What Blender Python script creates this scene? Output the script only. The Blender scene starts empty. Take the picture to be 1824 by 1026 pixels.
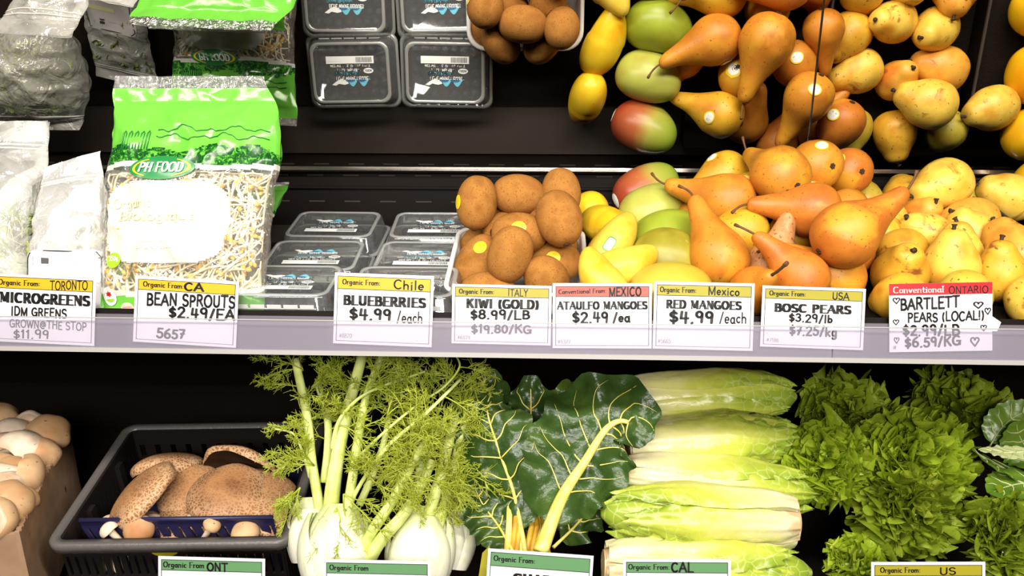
import bpy, math, random
from math import sin, cos, pi, radians, sqrt, atan2
from mathutils import Vector, Matrix, noise
V = Vector
scene = bpy.context.scene
COL = scene.collection
random.seed(7)

# ------------------------------------------------------------------ camera
F = 1500.0
PITCH, YAW = radians(16), radians(2.3)
CAM = V((0, 0, 1.45))
cam_data = bpy.data.cameras.new('camera')
cam_data.sensor_width = 36
cam_data.lens = F / 1824 * 36
cam_data.clip_start = .02
cam = bpy.data.objects.new('camera', cam_data)
cam.location = CAM
cam.rotation_euler = (pi / 2 - PITCH, 0, YAW)
COL.objects.link(cam)
scene.camera = cam

# ------------------------------------------------------------------ colour, world, lamps
scene.view_settings.view_transform = 'Standard'
scene.view_settings.look = 'None'
scene.view_settings.gamma = 1
scene.view_settings.exposure = 0.42
scene.cycles.max_bounces = 10
scene.cycles.transparent_max_bounces = 24
scene.cycles.caustics_reflective = False
scene.cycles.caustics_refractive = False
world = bpy.data.worlds.new('world')
scene.world = world
world.use_nodes = True
world.node_tree.nodes['Background'].inputs[0].default_value = (1.0, .62, .36, 1)
world.node_tree.nodes['Background'].inputs[1].default_value = .022


def area(name, loc, target, sx, sy, power, col=(1, 1, 1)):
    d = bpy.data.lights.new(name, 'AREA')
    d.shape = 'RECTANGLE'
    d.size, d.size_y, d.energy, d.color = sx, sy, power, col
    o = bpy.data.objects.new(name, d)
    o.location = loc
    o.rotation_euler = (V(target) - V(loc)).to_track_quat('-Z', 'Y').to_euler()
    COL.objects.link(o)
    return o


area('canopy_lamp', (-.02, .24, 1.93), (.02, .95, 1.08), 1.9, .12, 19, (1, .95, .86))
area('ceiling_lamp', (.1, -1.5, 2.15), (.1, .9, 1.0), 1.3, .45, 46, (1, .95, .87))


# ------------------------------------------------------------------ photo geometry
FW = V((-sin(YAW) * cos(PITCH), cos(YAW) * cos(PITCH), -sin(PITCH)))
RT = V((cos(YAW), sin(YAW), 0))
UP = RT.cross(FW)


def ray(x, y):
    return FW + RT * ((x - 912) / F) - UP * ((y - 513) / F)


def at(x, y, w):
    return CAM + ray(x, y) * w


def proj(p):
    d = V(p) - CAM
    w = d.dot(FW)
    return 912 + F * d.dot(RT) / w, 513 - F * d.dot(UP) / w, w


def on_y(x, y, Y):                       # point of the photo ray on the plane Y = const
    r = ray(x, y)
    return CAM + r * (Y / r.y)


def hit(x, y, p0, n):
    r = ray(x, y)
    return CAM + r * ((p0 - CAM).dot(n) / r.dot(n))


def imgdir(dx, dy, dd):                  # direction: right, down, away as seen from the aisle
    return (RT * dx - UP * dy + FW * dd).normalized()


MIR_A = radians(53)
MIR_N = V((0, -cos(MIR_A), -sin(MIR_A)))
MIR_U = V((0, -sin(MIR_A), cos(MIR_A)))
MIR_0 = at(912, 303, 1.19)
MIR_0.x = 0
T_DECK = radians(11)
DECK_N = V((0, -sin(T_DECK), cos(T_DECK)))
DECK_0 = V((0, 1.05, 1.173))
T_LOW = radians(12)
LOW_N = V((0, -sin(T_LOW), cos(T_LOW)))
LOW_0 = V((0, .83, .80))


def deck_z(y): return DECK_0.z + math.tan(T_DECK) * (y - DECK_0.y)
def low_z(y): return LOW_0.z + math.tan(T_LOW) * (y - LOW_0.y)


def mirrored(p): return p - MIR_N * (2 * (p - MIR_0).dot(MIR_N))


def tri(x, y, ry):                       # depth whose mirror image shows at height ry
    best = (1e9, 1)
    for k in range(240):
        w = .82 + .0015 * k
        e = abs(proj(mirrored(at(x, y, w)))[1] - ry)
        best = min(best, (e, w))
    return best[1]


# ------------------------------------------------------------------ materials
def mat_new(name):
    m = bpy.data.materials.new(name)
    m.use_nodes = True
    nt = m.node_tree
    return m, nt, nt.nodes['Principled BSDF'], nt.nodes['Material Output']


def flat(name, col, rough=.5, metal=0, spec=.5, emit=None, bump=0, bscale=200):
    m, nt, b, o = mat_new(name)
    b.inputs['Base Color'].default_value = (*col, 1)
    b.inputs['Roughness'].default_value = rough
    b.inputs['Metallic'].default_value = metal
    b.inputs['Specular IOR Level'].default_value = spec
    if emit:
        b.inputs['Emission Color'].default_value = (*col, 1)
        b.inputs['Emission Strength'].default_value = emit
    if bump:
        add_bump(nt, b, bscale, bump)
    return m


def add_bump(nt, b, scale, strength, dist=.002, detail=4):
    tc = nt.nodes.new('ShaderNodeTexCoord')
    n = nt.nodes.new('ShaderNodeTexNoise')
    n.inputs['Scale'].default_value = scale
    n.inputs['Detail'].default_value = detail
    bp = nt.nodes.new('ShaderNodeBump')
    bp.inputs['Strength'].default_value = strength
    bp.inputs['Distance'].default_value = dist
    nt.links.new(tc.outputs['Object'], n.inputs['Vector'])
    nt.links.new(n.outputs['Fac'], bp.inputs['Height'])
    nt.links.new(bp.outputs['Normal'], b.inputs['Normal'])


def coords(nt, offset=True):             # object coordinates, shifted per object so copies differ
    tc = nt.nodes.new('ShaderNodeTexCoord')
    if not offset:
        return tc.outputs['Object']
    oi = nt.nodes.new('ShaderNodeObjectInfo')
    mul = nt.nodes.new('ShaderNodeMath')
    mul.operation = 'MULTIPLY'
    mul.inputs[1].default_value = 37
    nt.links.new(oi.outputs['Random'], mul.inputs[0])
    add = nt.nodes.new('ShaderNodeVectorMath')
    nt.links.new(tc.outputs['Object'], add.inputs[0])
    nt.links.new(mul.outputs[0], add.inputs[1])
    return add.outputs[0]


def ramp(nt, fac, stops, interp='LINEAR'):
    r = nt.nodes.new('ShaderNodeValToRGB')
    r.color_ramp.interpolation = interp
    while len(r.color_ramp.elements) < len(stops):
        r.color_ramp.elements.new(.5)
    for e, (p, c) in zip(r.color_ramp.elements, stops):
        e.position = p
        e.color = (*c, 1) if len(c) == 3 else c
    nt.links.new(fac, r.inputs[0])
    return r.outputs[0]


def tex(nt, vec, kind, scale, detail=3, rough=.5, dist=0):
    n = nt.nodes.new('ShaderNodeTex' + kind)
    n.inputs['Scale'].default_value = scale
    if kind == 'Noise':
        n.inputs['Detail'].default_value = detail
        n.inputs['Roughness'].default_value = rough
        n.inputs['Distortion'].default_value = dist
    nt.links.new(vec, n.inputs['Vector'])
    return n.outputs['Fac'] if kind == 'Noise' else n.outputs['Distance']


def mix(nt, fac, a, b, mode='MIX'):
    m = nt.nodes.new('ShaderNodeMix')
    m.data_type = 'RGBA'
    m.blend_type = mode
    for s, i in ((a, 6), (b, 7)):
        if hasattr(s, 'is_output'):
            nt.links.new(s, m.inputs[i])
        else:
            m.inputs[i].default_value = (*s, 1)
    if hasattr(fac, 'is_output'):
        nt.links.new(fac, m.inputs[0])
    else:
        m.inputs[0].default_value = fac
    return m.outputs[2]


def fruit(name, cols, scale=25, speck=None, speck_scale=120, speck_amt=.62, patch=None, patch_scale=22, patch_at=.62,
          rough=.42, bump=.15, bscale=300, axis=None, spec=.4, sss=.0):
    """Skin: noise between cols; speck = small dots; patch = broad russet marks; axis = colours along the local z axis."""
    m, nt, b, o = mat_new(name)
    v = coords(nt)
    c = ramp(nt, tex(nt, v, 'Noise', scale, 3), [(.3 + .4 * i / max(1, len(cols) - 1), k) for i, k in enumerate(cols)])
    if axis:
        lo, hi, acols, amt = axis
        tc = nt.nodes.new('ShaderNodeTexCoord')
        sep = nt.nodes.new('ShaderNodeSeparateXYZ')
        nt.links.new(tc.outputs['Object'], sep.inputs[0])
        mr = nt.nodes.new('ShaderNodeMapRange')
        mr.inputs[1].default_value, mr.inputs[2].default_value = lo, hi
        nt.links.new(sep.outputs[2], mr.inputs[0])
        ad = nt.nodes.new('ShaderNodeMath')
        nz = tex(nt, v, 'Noise', 18, 3)
        ma = nt.nodes.new('ShaderNodeMath')
        ma.operation = 'MULTIPLY_ADD'
        ma.inputs[1].default_value, ma.inputs[2].default_value = .5, -.25
        nt.links.new(nz, ma.inputs[0])
        nt.links.new(ma.outputs[0], ad.inputs[0])
        nt.links.new(mr.outputs[0], ad.inputs[1])
        ac = ramp(nt, ad.outputs[0], acols)
        c = mix(nt, amt, c, ac)
    if patch:
        f = ramp(nt, tex(nt, v, 'Noise', patch_scale, 4, .6, .6), [(patch_at, (0, 0, 0)), (patch_at + .09, (1, 1, 1))])
        c = mix(nt, f, c, patch)
    if speck:
        f = ramp(nt, tex(nt, v, 'Noise', speck_scale, 2, .5), [(speck_amt, (0, 0, 0)), (speck_amt + .06, (1, 1, 1))])
        c = mix(nt, f, c, speck)
    nt.links.new(c, b.inputs['Base Color'])
    b.inputs['Roughness'].default_value = rough
    b.inputs['Specular IOR Level'].default_value = spec
    if sss:
        b.inputs['Subsurface Weight'].default_value = sss
        b.inputs['Subsurface Radius'].default_value = (.01, .006, .002)
        b.inputs['Subsurface Scale'].default_value = .5
    if bump:
        add_bump(nt, b, bscale, bump, .0006)
    return m


def clear(name, tint=(1, 1, 1), veil=.12, veil_col=(.9, .9, .9), rough=.06, gloss=.18, bump=0, bscale=60, veil_noise=None, detail=3, edge=.6):
    """Thin clear plastic: see-through, with a milky veil and a glossy sheet on top."""
    m, nt, b, o = mat_new(name)
    nt.nodes.remove(b)
    tr = nt.nodes.new('ShaderNodeBsdfTransparent')
    tr.inputs[0].default_value = (*tint, 1)
    df = nt.nodes.new('ShaderNodeBsdfDiffuse')
    df.inputs[0].default_value = (*veil_col, 1)
    tl = nt.nodes.new('ShaderNodeBsdfTranslucent')
    tl.inputs[0].default_value = (*veil_col, 1)
    mv = nt.nodes.new('ShaderNodeMixShader')
    mv.inputs[0].default_value = .35
    nt.links.new(df.outputs[0], mv.inputs[1])
    nt.links.new(tl.outputs[0], mv.inputs[2])
    m1 = nt.nodes.new('ShaderNodeMixShader')
    m1.inputs[0].default_value = veil
    nt.links.new(tr.outputs[0], m1.inputs[1])
    nt.links.new(mv.outputs[0], m1.inputs[2])
    gl = nt.nodes.new('ShaderNodeBsdfGlossy')
    gl.inputs['Roughness'].default_value = rough
    lw = nt.nodes.new('ShaderNodeLayerWeight')
    lw.inputs[0].default_value = .35
    ma = nt.nodes.new('ShaderNodeMath')
    ma.operation = 'MULTIPLY_ADD'
    ma.use_clamp = True
    ma.inputs[1].default_value = edge
    ma.inputs[2].default_value = gloss * .4
    nt.links.new(lw.outputs['Fresnel'], ma.inputs[0])
    m2 = nt.nodes.new('ShaderNodeMixShader')
    nt.links.new(ma.outputs[0], m2.inputs[0])
    nt.links.new(m1.outputs[0], m2.inputs[1])
    nt.links.new(gl.outputs[0], m2.inputs[2])
    nt.links.new(m2.outputs[0], o.inputs[0])
    if veil_noise:
        tc = nt.nodes.new('ShaderNodeTexCoord')
        f = ramp(nt, tex(nt, tc.outputs['Object'], 'Noise', veil_noise[0], 3, .6, .5),
                 [(.35, (veil_noise[1],) * 3), (.65, (veil_noise[2],) * 3)])
        nt.links.new(f, m1.inputs[0])
    if bump:
        tc = nt.nodes.new('ShaderNodeTexCoord')
        n = nt.nodes.new('ShaderNodeTexNoise')
        n.inputs['Scale'].default_value = bscale
        n.inputs['Detail'].default_value = detail
        n.inputs['Distortion'].default_value = .8
        bp = nt.nodes.new('ShaderNodeBump')
        bp.inputs['Strength'].default_value = bump
        bp.inputs['Distance'].default_value = .01
        nt.links.new(tc.outputs['Object'], n.inputs['Vector'])
        nt.links.new(n.outputs['Fac'], bp.inputs['Height'])
        for s in (gl, df):
            nt.links.new(bp.outputs['Normal'], s.inputs['Normal'])
    return m


M = {}
M['black'] = flat('black_plastic', (.010, .006, .004), .5, spec=.3)
M['black_metal'] = flat('black_painted_metal', (.007, .0045, .0035), .5, spec=.14)
M['mat'] = flat('black_ribbed_mat', (.011, .007, .005), .85, spec=.1, bump=.6, bscale=420)
M['ledge'] = flat('worn_brown_grey_metal', (.040, .030, .025), .6, spec=.25, bump=.2, bscale=60)
M['void'] = flat('dark_case_lining', (.006, .003, .002), .9, spec=.05)
M['rail'] = flat('grey_lavender_rail', (.12, .105, .13), .4)
M['rail_edge'] = flat('pale_rail_edge', (.36, .34, .33), .35)
M['chrome'] = flat('chrome_strip', (.75, .70, .66), .18, 1)
M['card'] = flat('white_card', (.74, .71, .73), .55)
M['ink'] = flat('black_marker_ink', (.010, .008, .008), .5)
M['ink_grey'] = flat('grey_print_ink', (.20, .18, .18), .6)
M['red'] = flat('red_band', (.55, .012, .018), .45)
M['salmon'] = flat('salmon_red_band', (.52, .085, .06), .45)
M['yellow'] = flat('golden_yellow_band', (.62, .36, .01), .45)
M['olive'] = flat('olive_yellow_band', (.34, .29, .015), .45)
M['band_green'] = flat('green_band', (.11, .26, .11), .45)
M['white'] = flat('white_print', (.88, .88, .86), .5)
M['wht_tray'] = flat('milky_white_plastic', (.80, .78, .74), .3)
M['cover'] = clear('clear_rail_cover', (  .97, .96, 1), .17, (.70, .66, .76), .2, .05, edge=.15)
mm, nt, b, o = mat_new('mirror_glass')
b.inputs['Base Color'].default_value = (.84, .82, .78, 1)
b.inputs['Metallic'].default_value = 1
b.inputs['Roughness'].default_value = .012
M['mirror'] = mm


# ------------------------------------------------------------------ mesh helpers
class MB:
    def __init__(self): self.v, self.f, self.mi = [], [], []

    def add(self, vs, fs, mi=0):
        n = len(self.v)
        self.v += [tuple(p) for p in vs]
        self.f += [tuple(i + n for i in f) for f in fs]
        self.mi += [mi] * len(fs)
        return self

    def box(self, lo, hi, mi=0, fr=None):
        x0, y0, z0 = lo
        x1, y1, z1 = hi
        vs = [V((x, y, z)) for z in (z0, z1) for y in (y0, y1) for x in (x0, x1)]
        if fr:
            vs = [fr @ p for p in vs]
        return self.add(vs, [(0, 2, 3, 1), (4, 5, 7, 6), (0, 1, 5, 4), (2, 6, 7, 3), (0, 4, 6, 2), (1, 3, 7, 5)], mi)

    def tube(self, pts, radii, sides=8, mi=0, cap=True, flat_=1.0, upv=None):
        pts = [V(p) for p in pts]
        if not hasattr(radii, '__len__'):
            radii = [radii] * len(pts)
        n = len(pts)
        t0 = (pts[1] - pts[0]).normalized()
        a = (upv or V((.3, .2, 1)))
        a = (a - t0 * a.dot(t0))
        a = a.normalized() if a.length > 1e-6 else t0.orthogonal().normalized()
        vs, fs = [], []
        for i, p in enumerate(pts):
            t = (pts[min(i + 1, n - 1)] - pts[max(i - 1, 0)]).normalized()
            a = (a - t * a.dot(t))
            a = a.normalized() if a.length > 1e-6 else t.orthogonal().normalized()
            bb = t.cross(a)
            for k in range(sides):
                th = 2 * pi * k / sides
                vs.append(p + (a * cos(th) * flat_ + bb * sin(th)) * radii[i])
        for i in range(n - 1):
            for k in range(sides):
                k2 = (k + 1) % sides
                fs.append((i * sides + k, i * sides + k2, (i + 1) * sides + k2, (i + 1) * sides + k))
        if cap:
            fs.append(tuple(range(sides - 1, -1, -1)))
            fs.append(tuple((n - 1) * sides + k for k in range(sides)))
        return self.add(vs, fs, mi)

    def grid(self, fn, nu, nv, mi=0, wrap=False, keep=None):
        """fn(i/nu, j/nv) -> point; wrap closes v; keep(u, v) -> material index or None."""
        mv = nv if wrap else nv + 1
        vs = [fn(i / nu, j / nv) for i in range(nu + 1) for j in range(mv)]
        n0 = len(self.v)
        self.v += [tuple(p) for p in vs]
        for i in range(nu):
            for j in range(nv):
                k = mi if keep is None else keep((i + .5) / nu, (j + .5) / nv)
                if k is None:
                    continue
                j2 = (j + 1) % mv
                self.f.append((n0 + i * mv + j, n0 + i * mv + j2, n0 + (i + 1) * mv + j2, n0 + (i + 1) * mv + j))
                self.mi.append(k)
        return self

    def loft(self, loops, mi=0, cap0=False, cap1=False):
        n = len(loops[0])
        vs = [p for l in loops for p in l]
        fs = [(i * n + k, i * n + (k + 1) % n, (i + 1) * n + (k + 1) % n, (i + 1) * n + k)
              for i in range(len(loops) - 1) for k in range(n)]
        if cap0:
            fs.append(tuple(range(n - 1, -1, -1)))
        if cap1:
            fs.append(tuple((len(loops) - 1) * n + k for k in range(n)))
        return self.add(vs, fs, mi)

    def mesh(self, name, mats, smooth=True):
        me = bpy.data.meshes.new(name)
        me.from_pydata([tuple(p) for p in self.v], [], self.f)
        for m in (mats if isinstance(mats, (list, tuple)) else [mats]):
            me.materials.append(m)
        me.polygons.foreach_set('material_index', self.mi)
        me.polygons.foreach_set('use_smooth', [smooth] * len(self.f))
        me.validate()
        me.update()
        return me

    def build(self, name, mats, parent=None, smooth=True, loc=None):
        o = bpy.data.objects.new(name, self.mesh(name, mats, smooth))
        COL.objects.link(o)
        if parent:
            o.parent = parent
        if loc is not None:
            o.location = loc
        return o


def tag(o, label=None, cat=None, group=None, kind=None):
    for k, v in (('label', label), ('category', cat), ('group', group), ('kind', kind)):
        if v:
            o[k] = v
    return o


def thing(name, label, cat, loc=(0, 0, 0), group=None):
    o = bpy.data.objects.new(name, None)
    o.empty_display_size = .02
    COL.objects.link(o)
    o.location = loc
    return tag(o, label, cat, group)


def copy_tree(o, parent=None):
    c = o.copy()
    COL.objects.link(c)
    c.parent = parent
    for ch in list(o.children):
        copy_tree(ch, c)
    return c


def frame(z, spin=0, hint=V((0, 0, 1))):           # rotation whose local z is the given direction
    z = V(z).normalized()
    x = hint - z * hint.dot(z)
    x = x.normalized() if x.length > 1e-3 else z.orthogonal().normalized()
    y = z.cross(x)
    m = Matrix((x, y, z)).transposed()
    return m @ Matrix.Rotation(spin, 3, 'Z')


def nz(p, s=1.0, seed=0.0):
    return noise.noise(V(p) * s + V((seed, seed * 1.7, -seed)))


def catmull(pts, n):
    pts = [V(p) for p in pts]
    P = [pts[0] * 2 - pts[1]] + pts + [pts[-1] * 2 - pts[-2]]
    out = []
    m = len(pts) - 1
    for k in range(n + 1):
        s = k / n * m
        i = min(int(s), m - 1)
        t = s - i
        a, b_, c, d = P[i], P[i + 1], P[i + 2], P[i + 3]
        out.append(.5 * ((2 * b_) + (c - a) * t + (2 * a - 5 * b_ + 4 * c - d) * t * t + (3 * b_ - a - 3 * c + d) * t ** 3))
    return out


# ------------------------------------------------------------------ setting: the refrigerated case
def struct(name, mb, mat):
    return tag(mb.build(name, mat, smooth=False), kind='structure')


XL, XR = -1.05, 1.0
struct('wall_back', MB().box((XL, 1.30, .3), (XR, 1.34, 2.2)), M['void'])
struct('floor', MB().box((-3, -3, -.05), (3, 1.4, 0)), flat('grey_store_floor', (.10, .085, .07), .6))
struct('wall_left', MB().box((XL - .04, .72, .3), (XL, 1.34, 2.2)), M['void'])
struct('wall_right', MB().box((XR, .72, .3), (XR + .04, 1.34, 2.2)), M['void'])

LEAN = radians(14)
RAIL = Matrix.Translation((0, .8085, 1.149)) @ Matrix.Rotation(-LEAN, 4, 'X')      # the price channel leans back
RAIL_N = RAIL.to_3x3() @ V((0, -1, 0))
YL = .812                                            # front face of the upper shelf
shelf = thing('produce_shelf', 'black upper produce shelf holding bags, berries, mangoes and pears', 'shelf', (0, .82, deck_z(.82)))


def sheet(x0, x1, y0, y1, top, th, zf, back=0):       # slab that follows a tilted deck
    mb = MB()
    vs = []
    for dz in (top - th, top):
        for y in (y0, y1):
            for x in (x0, x1):
                vs.append((x, y, zf(y) + dz))
    return mb.add(vs, [(0, 2, 3, 1), (4, 5, 7, 6), (0, 1, 5, 4), (2, 6, 7, 3), (0, 4, 6, 2), (1, 3, 7, 5)])


def child(mb, name, mat, root, smooth=False):
    o = mb.build(name, mat, root, smooth)
    o.matrix_parent_inverse = Matrix.Translation(-root.location)
    return o


ramp_z = lambda y: 1.148 + (y - .824) * (deck_z(.90) - .004 - 1.148) / .076
mb = sheet(XL, XR, .90, 1.20, -.004, .006, deck_z)
mb2 = sheet(XL, XR, .824, .90, 0, .006, ramp_z)
mb.add(mb2.v, mb2.f)
child(mb, 'deck', M['ledge'], shelf)
child(sheet(XL, XR, .902, 1.128, 0, .004, deck_z), 'rubber_mat', M['mat'], shelf)
child(MB().box((XL, .0082, -.003), (XR, .0112, .0400), 0, RAIL), 'front_lip', M['black_metal'], shelf)
bp = thing('slotted_back_panel', 'black slotted back panel between the upper shelf and the mirror', 'panel', (0, 1.2, 1.2))
mb = MB().box((XL, 1.203, 1.18), (XR, 1.21, 1.285))
for zz, th in ((1.2545, .0016), (1.279, .002)):
    mb.box((XL, 1.1975, zz - th), (XR, 1.2035, zz + th))
for k in range(40):
    x = XL + .03 + k * .052
    for zz in (1.2715, 1.2335):
        mb.box((x, 1.2018, zz - .001), (x + .023, 1.2034, zz + .001), 1)
o = mb.build('panel', [M['black_metal'], M['ledge']], bp, False)
o.matrix_parent_inverse = Matrix.Translation(-bp.location)

mir = thing('mirror', 'long tilted mirror above the upper shelf reflecting the produce', 'mirror', MIR_0)
MF = Matrix((V((1, 0, 0)), MIR_U, -MIR_N)).transposed().to_4x4()      # local: x along, y up the glass, -z faces us
child(MB().box((XL, .002, 0), (XR, .385, .006), 0, Matrix.Translation(MIR_0) @ MF), 'mirror_glass', M['mirror'], mir)
child(MB().box((XL, -.0035, -.003), (XR, .0022, .008), 0, Matrix.Translation(MIR_0) @ MF), 'bottom_trim', M['chrome'], mir)
a_, b_ = hit(1436, 283, MIR_0, MIR_N), hit(1469, -8, MIR_0, MIR_N)
child(MB().tube([a_ - MIR_N * -.0006, b_ - MIR_N * -.0006], .0011, 6), 'panel_seam', M['black'], mir)

rail = thing('price_rail', 'grey price rail with a clear cover along the upper shelf edge', 'price rail', (0, .808, 1.15))
child(MB().box((XL, .0032, -.002), (XR, .0078, .0345), 0, RAIL), 'backing_strip', M['rail'], rail)
child(MB().box((XL, -.0068, -.0045), (XR, .0032, .0003), 0, RAIL), 'bottom_edge', M['rail_edge'], rail)
xs = hit(1483, 600, RAIL @ V((0, -.006, 0)), RAIL_N).x
for nm, y0, y1, z0, z1, mt in (('clear_cover', -.0066, -.0054, .0003, .0308, 'cover'), ('cover_edge_highlight', -.0069, -.0051, .0308, .0318, 'rail_edge')):  # pale top strip stands in for the cover's edge highlight
    mb = MB()
    for x0, x1 in ((XL, xs - .0006), (xs + .0006, XR)):
        mb.box((x0, y0, z0), (x1, y1, z1), 0, RAIL)
    child(mb, nm, M[mt], rail)

low = thing('lower_shelf', 'black lower produce shelf under mushrooms and greens', 'shelf', (0, .72, low_z(.72)))
child(sheet(XL, XR, .70, 1.30, 0, .02, low_z), 'deck', M['mat'], low)
child(MB().box((XL, .694, low_z(.70) - .03), (XR, .70, low_z(.70) + .03)), 'front_lip', M['black_metal'], low)
lrail = thing('lower_price_rail', 'grey price rail below the greens, along the lower shelf edge', 'price rail', (0, .69, low_z(.7)))
child(MB().box((XL, .686, low_z(.70) - .03), (XR, .694, low_z(.70) + .008)), 'backing_strip', M['rail'], lrail)

# rubber-topped display risers that carry the piles (hidden under the fruit)
# ------------------------------------------------------------------ fruit
M['bosc'] = fruit('bosc_skin', [(.44, .145, .012), (.60, .23, .022), (.52, .17, .016)], 22, (.30, .10, .015), 260, .655, (.64, .29, .022), 11, .56, rough=.46, bump=.12)
M['bosc_red'] = fruit('bosc_red_skin', [(.40, .105, .013), (.54, .175, .02), (.46, .125, .014)], 24, (.32, .08, .02), 260, .655, (.64, .29, .022), 11, .56, rough=.46, bump=.12)
M['bosc_yellow'] = fruit('bosc_yellow_skin', [(.60, .29, .014), (.68, .38, .025), (.54, .21, .014)], 20, (.28, .10, .015), 260, .655, (.64, .29, .022), 11, .56, rough=.46, bump=.12)
M['bosc_brown'] = fruit('bosc_russet_skin', [(.40, .14, .04), (.55, .27, .10), (.42, .16, .04)], 60, (.25, .09, .03), 260, .6, rough=.55, bump=.25)
M['bart'] = fruit('bartlett_skin', [(.56, .25, .014), (.72, .40, .035), (.54, .19, .012)], 26, (.24, .09, .012), 200, .665, (.26, .09, .015), 30, .60, bump=.12)
M['bart_pale'] = fruit('bartlett_pale_skin', [(.68, .39, .035), (.80, .54, .08), (.64, .29, .02)], 26, (.26, .11, .02), 200, .67, (.28, .10, .018), 34, .615, bump=.12)
M['bart_orange'] = fruit('bartlett_orange_skin', [(.68, .26, .025), (.74, .38, .05), (.62, .20, .02)], 24, (.30, .08, .015), 200, .68, (.30, .08, .015), 32, .63, bump=.12)
M['bart_green'] = fruit('bartlett_green_skin', [(.42, .32, .025), (.52, .44, .05), (.50, .30, .03)], 24, (.14, .09, .015), 200, .66, (.16, .07, .012), 32, .62, bump=.12)
M['atau'] = fruit('yellow_mango_skin', [(.84, .46, .008), (.86, .58, .022), (.80, .38, .006)], 20, (.50, .22, .01), 330, .72, rough=.36, bump=.06)
M['atau_pale'] = fruit('pale_yellow_mango_skin', [(.72, .47, .03), (.78, .56, .07), (.68, .38, .02)], 24, (.50, .26, .02), 330, .72, rough=.4, bump=.08)
_ax = [(.12, (.30, .030, .018)), (.42, (.42, .10, .035)), (.62, (.38, .36, .06)), (.9, (.25, .36, .03))]
M['mango_red'] = fruit('red_green_mango_skin', [(.35, .20, .03), (.4, .3, .05)], 20, (.48, .32, .09), 300, .72, rough=.34, bump=.05, axis=(-.05, .05, _ax, .92))
M['mango_green'] = fruit('green_mango_skin', [(.20, .25, .012), (.34, .42, .035), (.26, .30, .02)], 16, (.42, .44, .12), 300, .72, rough=.34, bump=.05)
M['mango_pale'] = fruit('pale_green_mango_skin', [(.40, .38, .06), (.44, .46, .08), (.38, .30, .05)], 16, (.5, .48, .14), 300, .72, rough=.36, bump=.05)
M['mango_olive'] = fruit('olive_mango_skin', [(.24, .20, .015), (.36, .32, .03), (.28, .22, .015)], 18, (.42, .36, .08), 300, .7, rough=.38, bump=.06)
M['mango_yellow'] = fruit('yellow_green_mango_skin', [(.46, .38, .03), (.55, .42, .06), (.5, .26, .04)], 18, (.5, .42, .1), 300, .72, rough=.36, bump=.05)
M['kiwi'] = fruit('fuzzy_kiwi_skin', [(.27, .105, .018), (.38, .165, .035), (.31, .12, .025)], 40, (.24, .095, .022), 520, .6, rough=.85, bump=.6, bscale=900, spec=.15)
M['quince'] = fruit('golden_yellow_skin', [(.84, .42, .004), (.86, .50, .01), (.78, .34, .004)], 14, None, rough=.36, bump=.15, bscale=40)
M['stem'] = fruit('woody_stem', [(.10, .04, .012), (.16, .07, .02)], 200, None, rough=.7, bump=.3)
M['stem_dark'] = fruit('dark_stem', [(.025, .014, .008), (.05, .025, .012)], 200, None, rough=.7, bump=.3)
M['calyx'] = flat('dark_calyx', (.045, .02, .008), .8)
M['sticker_yellow'] = flat('sticker_yellow', (.86, .62, .02), .4)
M['sticker_white'] = flat('sticker_white', (.88, .86, .80), .4)
M['sticker_green'] = flat('sticker_green', (.10, .30, .02), .4)
M['navel'] = flat('kiwi_navel', (.10, .045, .02), .9)

PROF = {
    'bosc': ([(-.93, 0), (-.92, .14), (-.90, .34), (-.72, .68), (-.42, .91), (0, 1), (.45, .94), (.95, .69), (1.4, .49), (1.85, .37), (2.2, .29), (2.4, .17), (2.44, 0)], .0305, .22),
    'boscs': ([(-.93, 0), (-.92, .14), (-.90, .34), (-.72, .69), (-.42, .92), (0, 1), (.45, .95), (.9, .75), (1.3, .53), (1.6, .40), (1.85, .28), (1.98, .16), (2.0, 0)], .0305, .16),
    'bart': ([(-.90, 0), (-.89, .14), (-.87, .36), (-.68, .70), (-.35, .93), (0, 1), (.45, .96), (.8, .82), (1.1, .64), (1.35, .52), (1.52, .38), (1.60, .18), (1.61, 0)], .0275, .10),
}


def prof_fn(pts):
    n = len(pts) - 1
    P = catmull([(a, b, 0) for a, b in pts], 90)

    def f(t):
        s = max(0, min(.9999, t)) * 90
        i = int(s)
        q = P[i].lerp(P[i + 1], s - i)
        return q.x, max(0, q.y)
    return f


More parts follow.
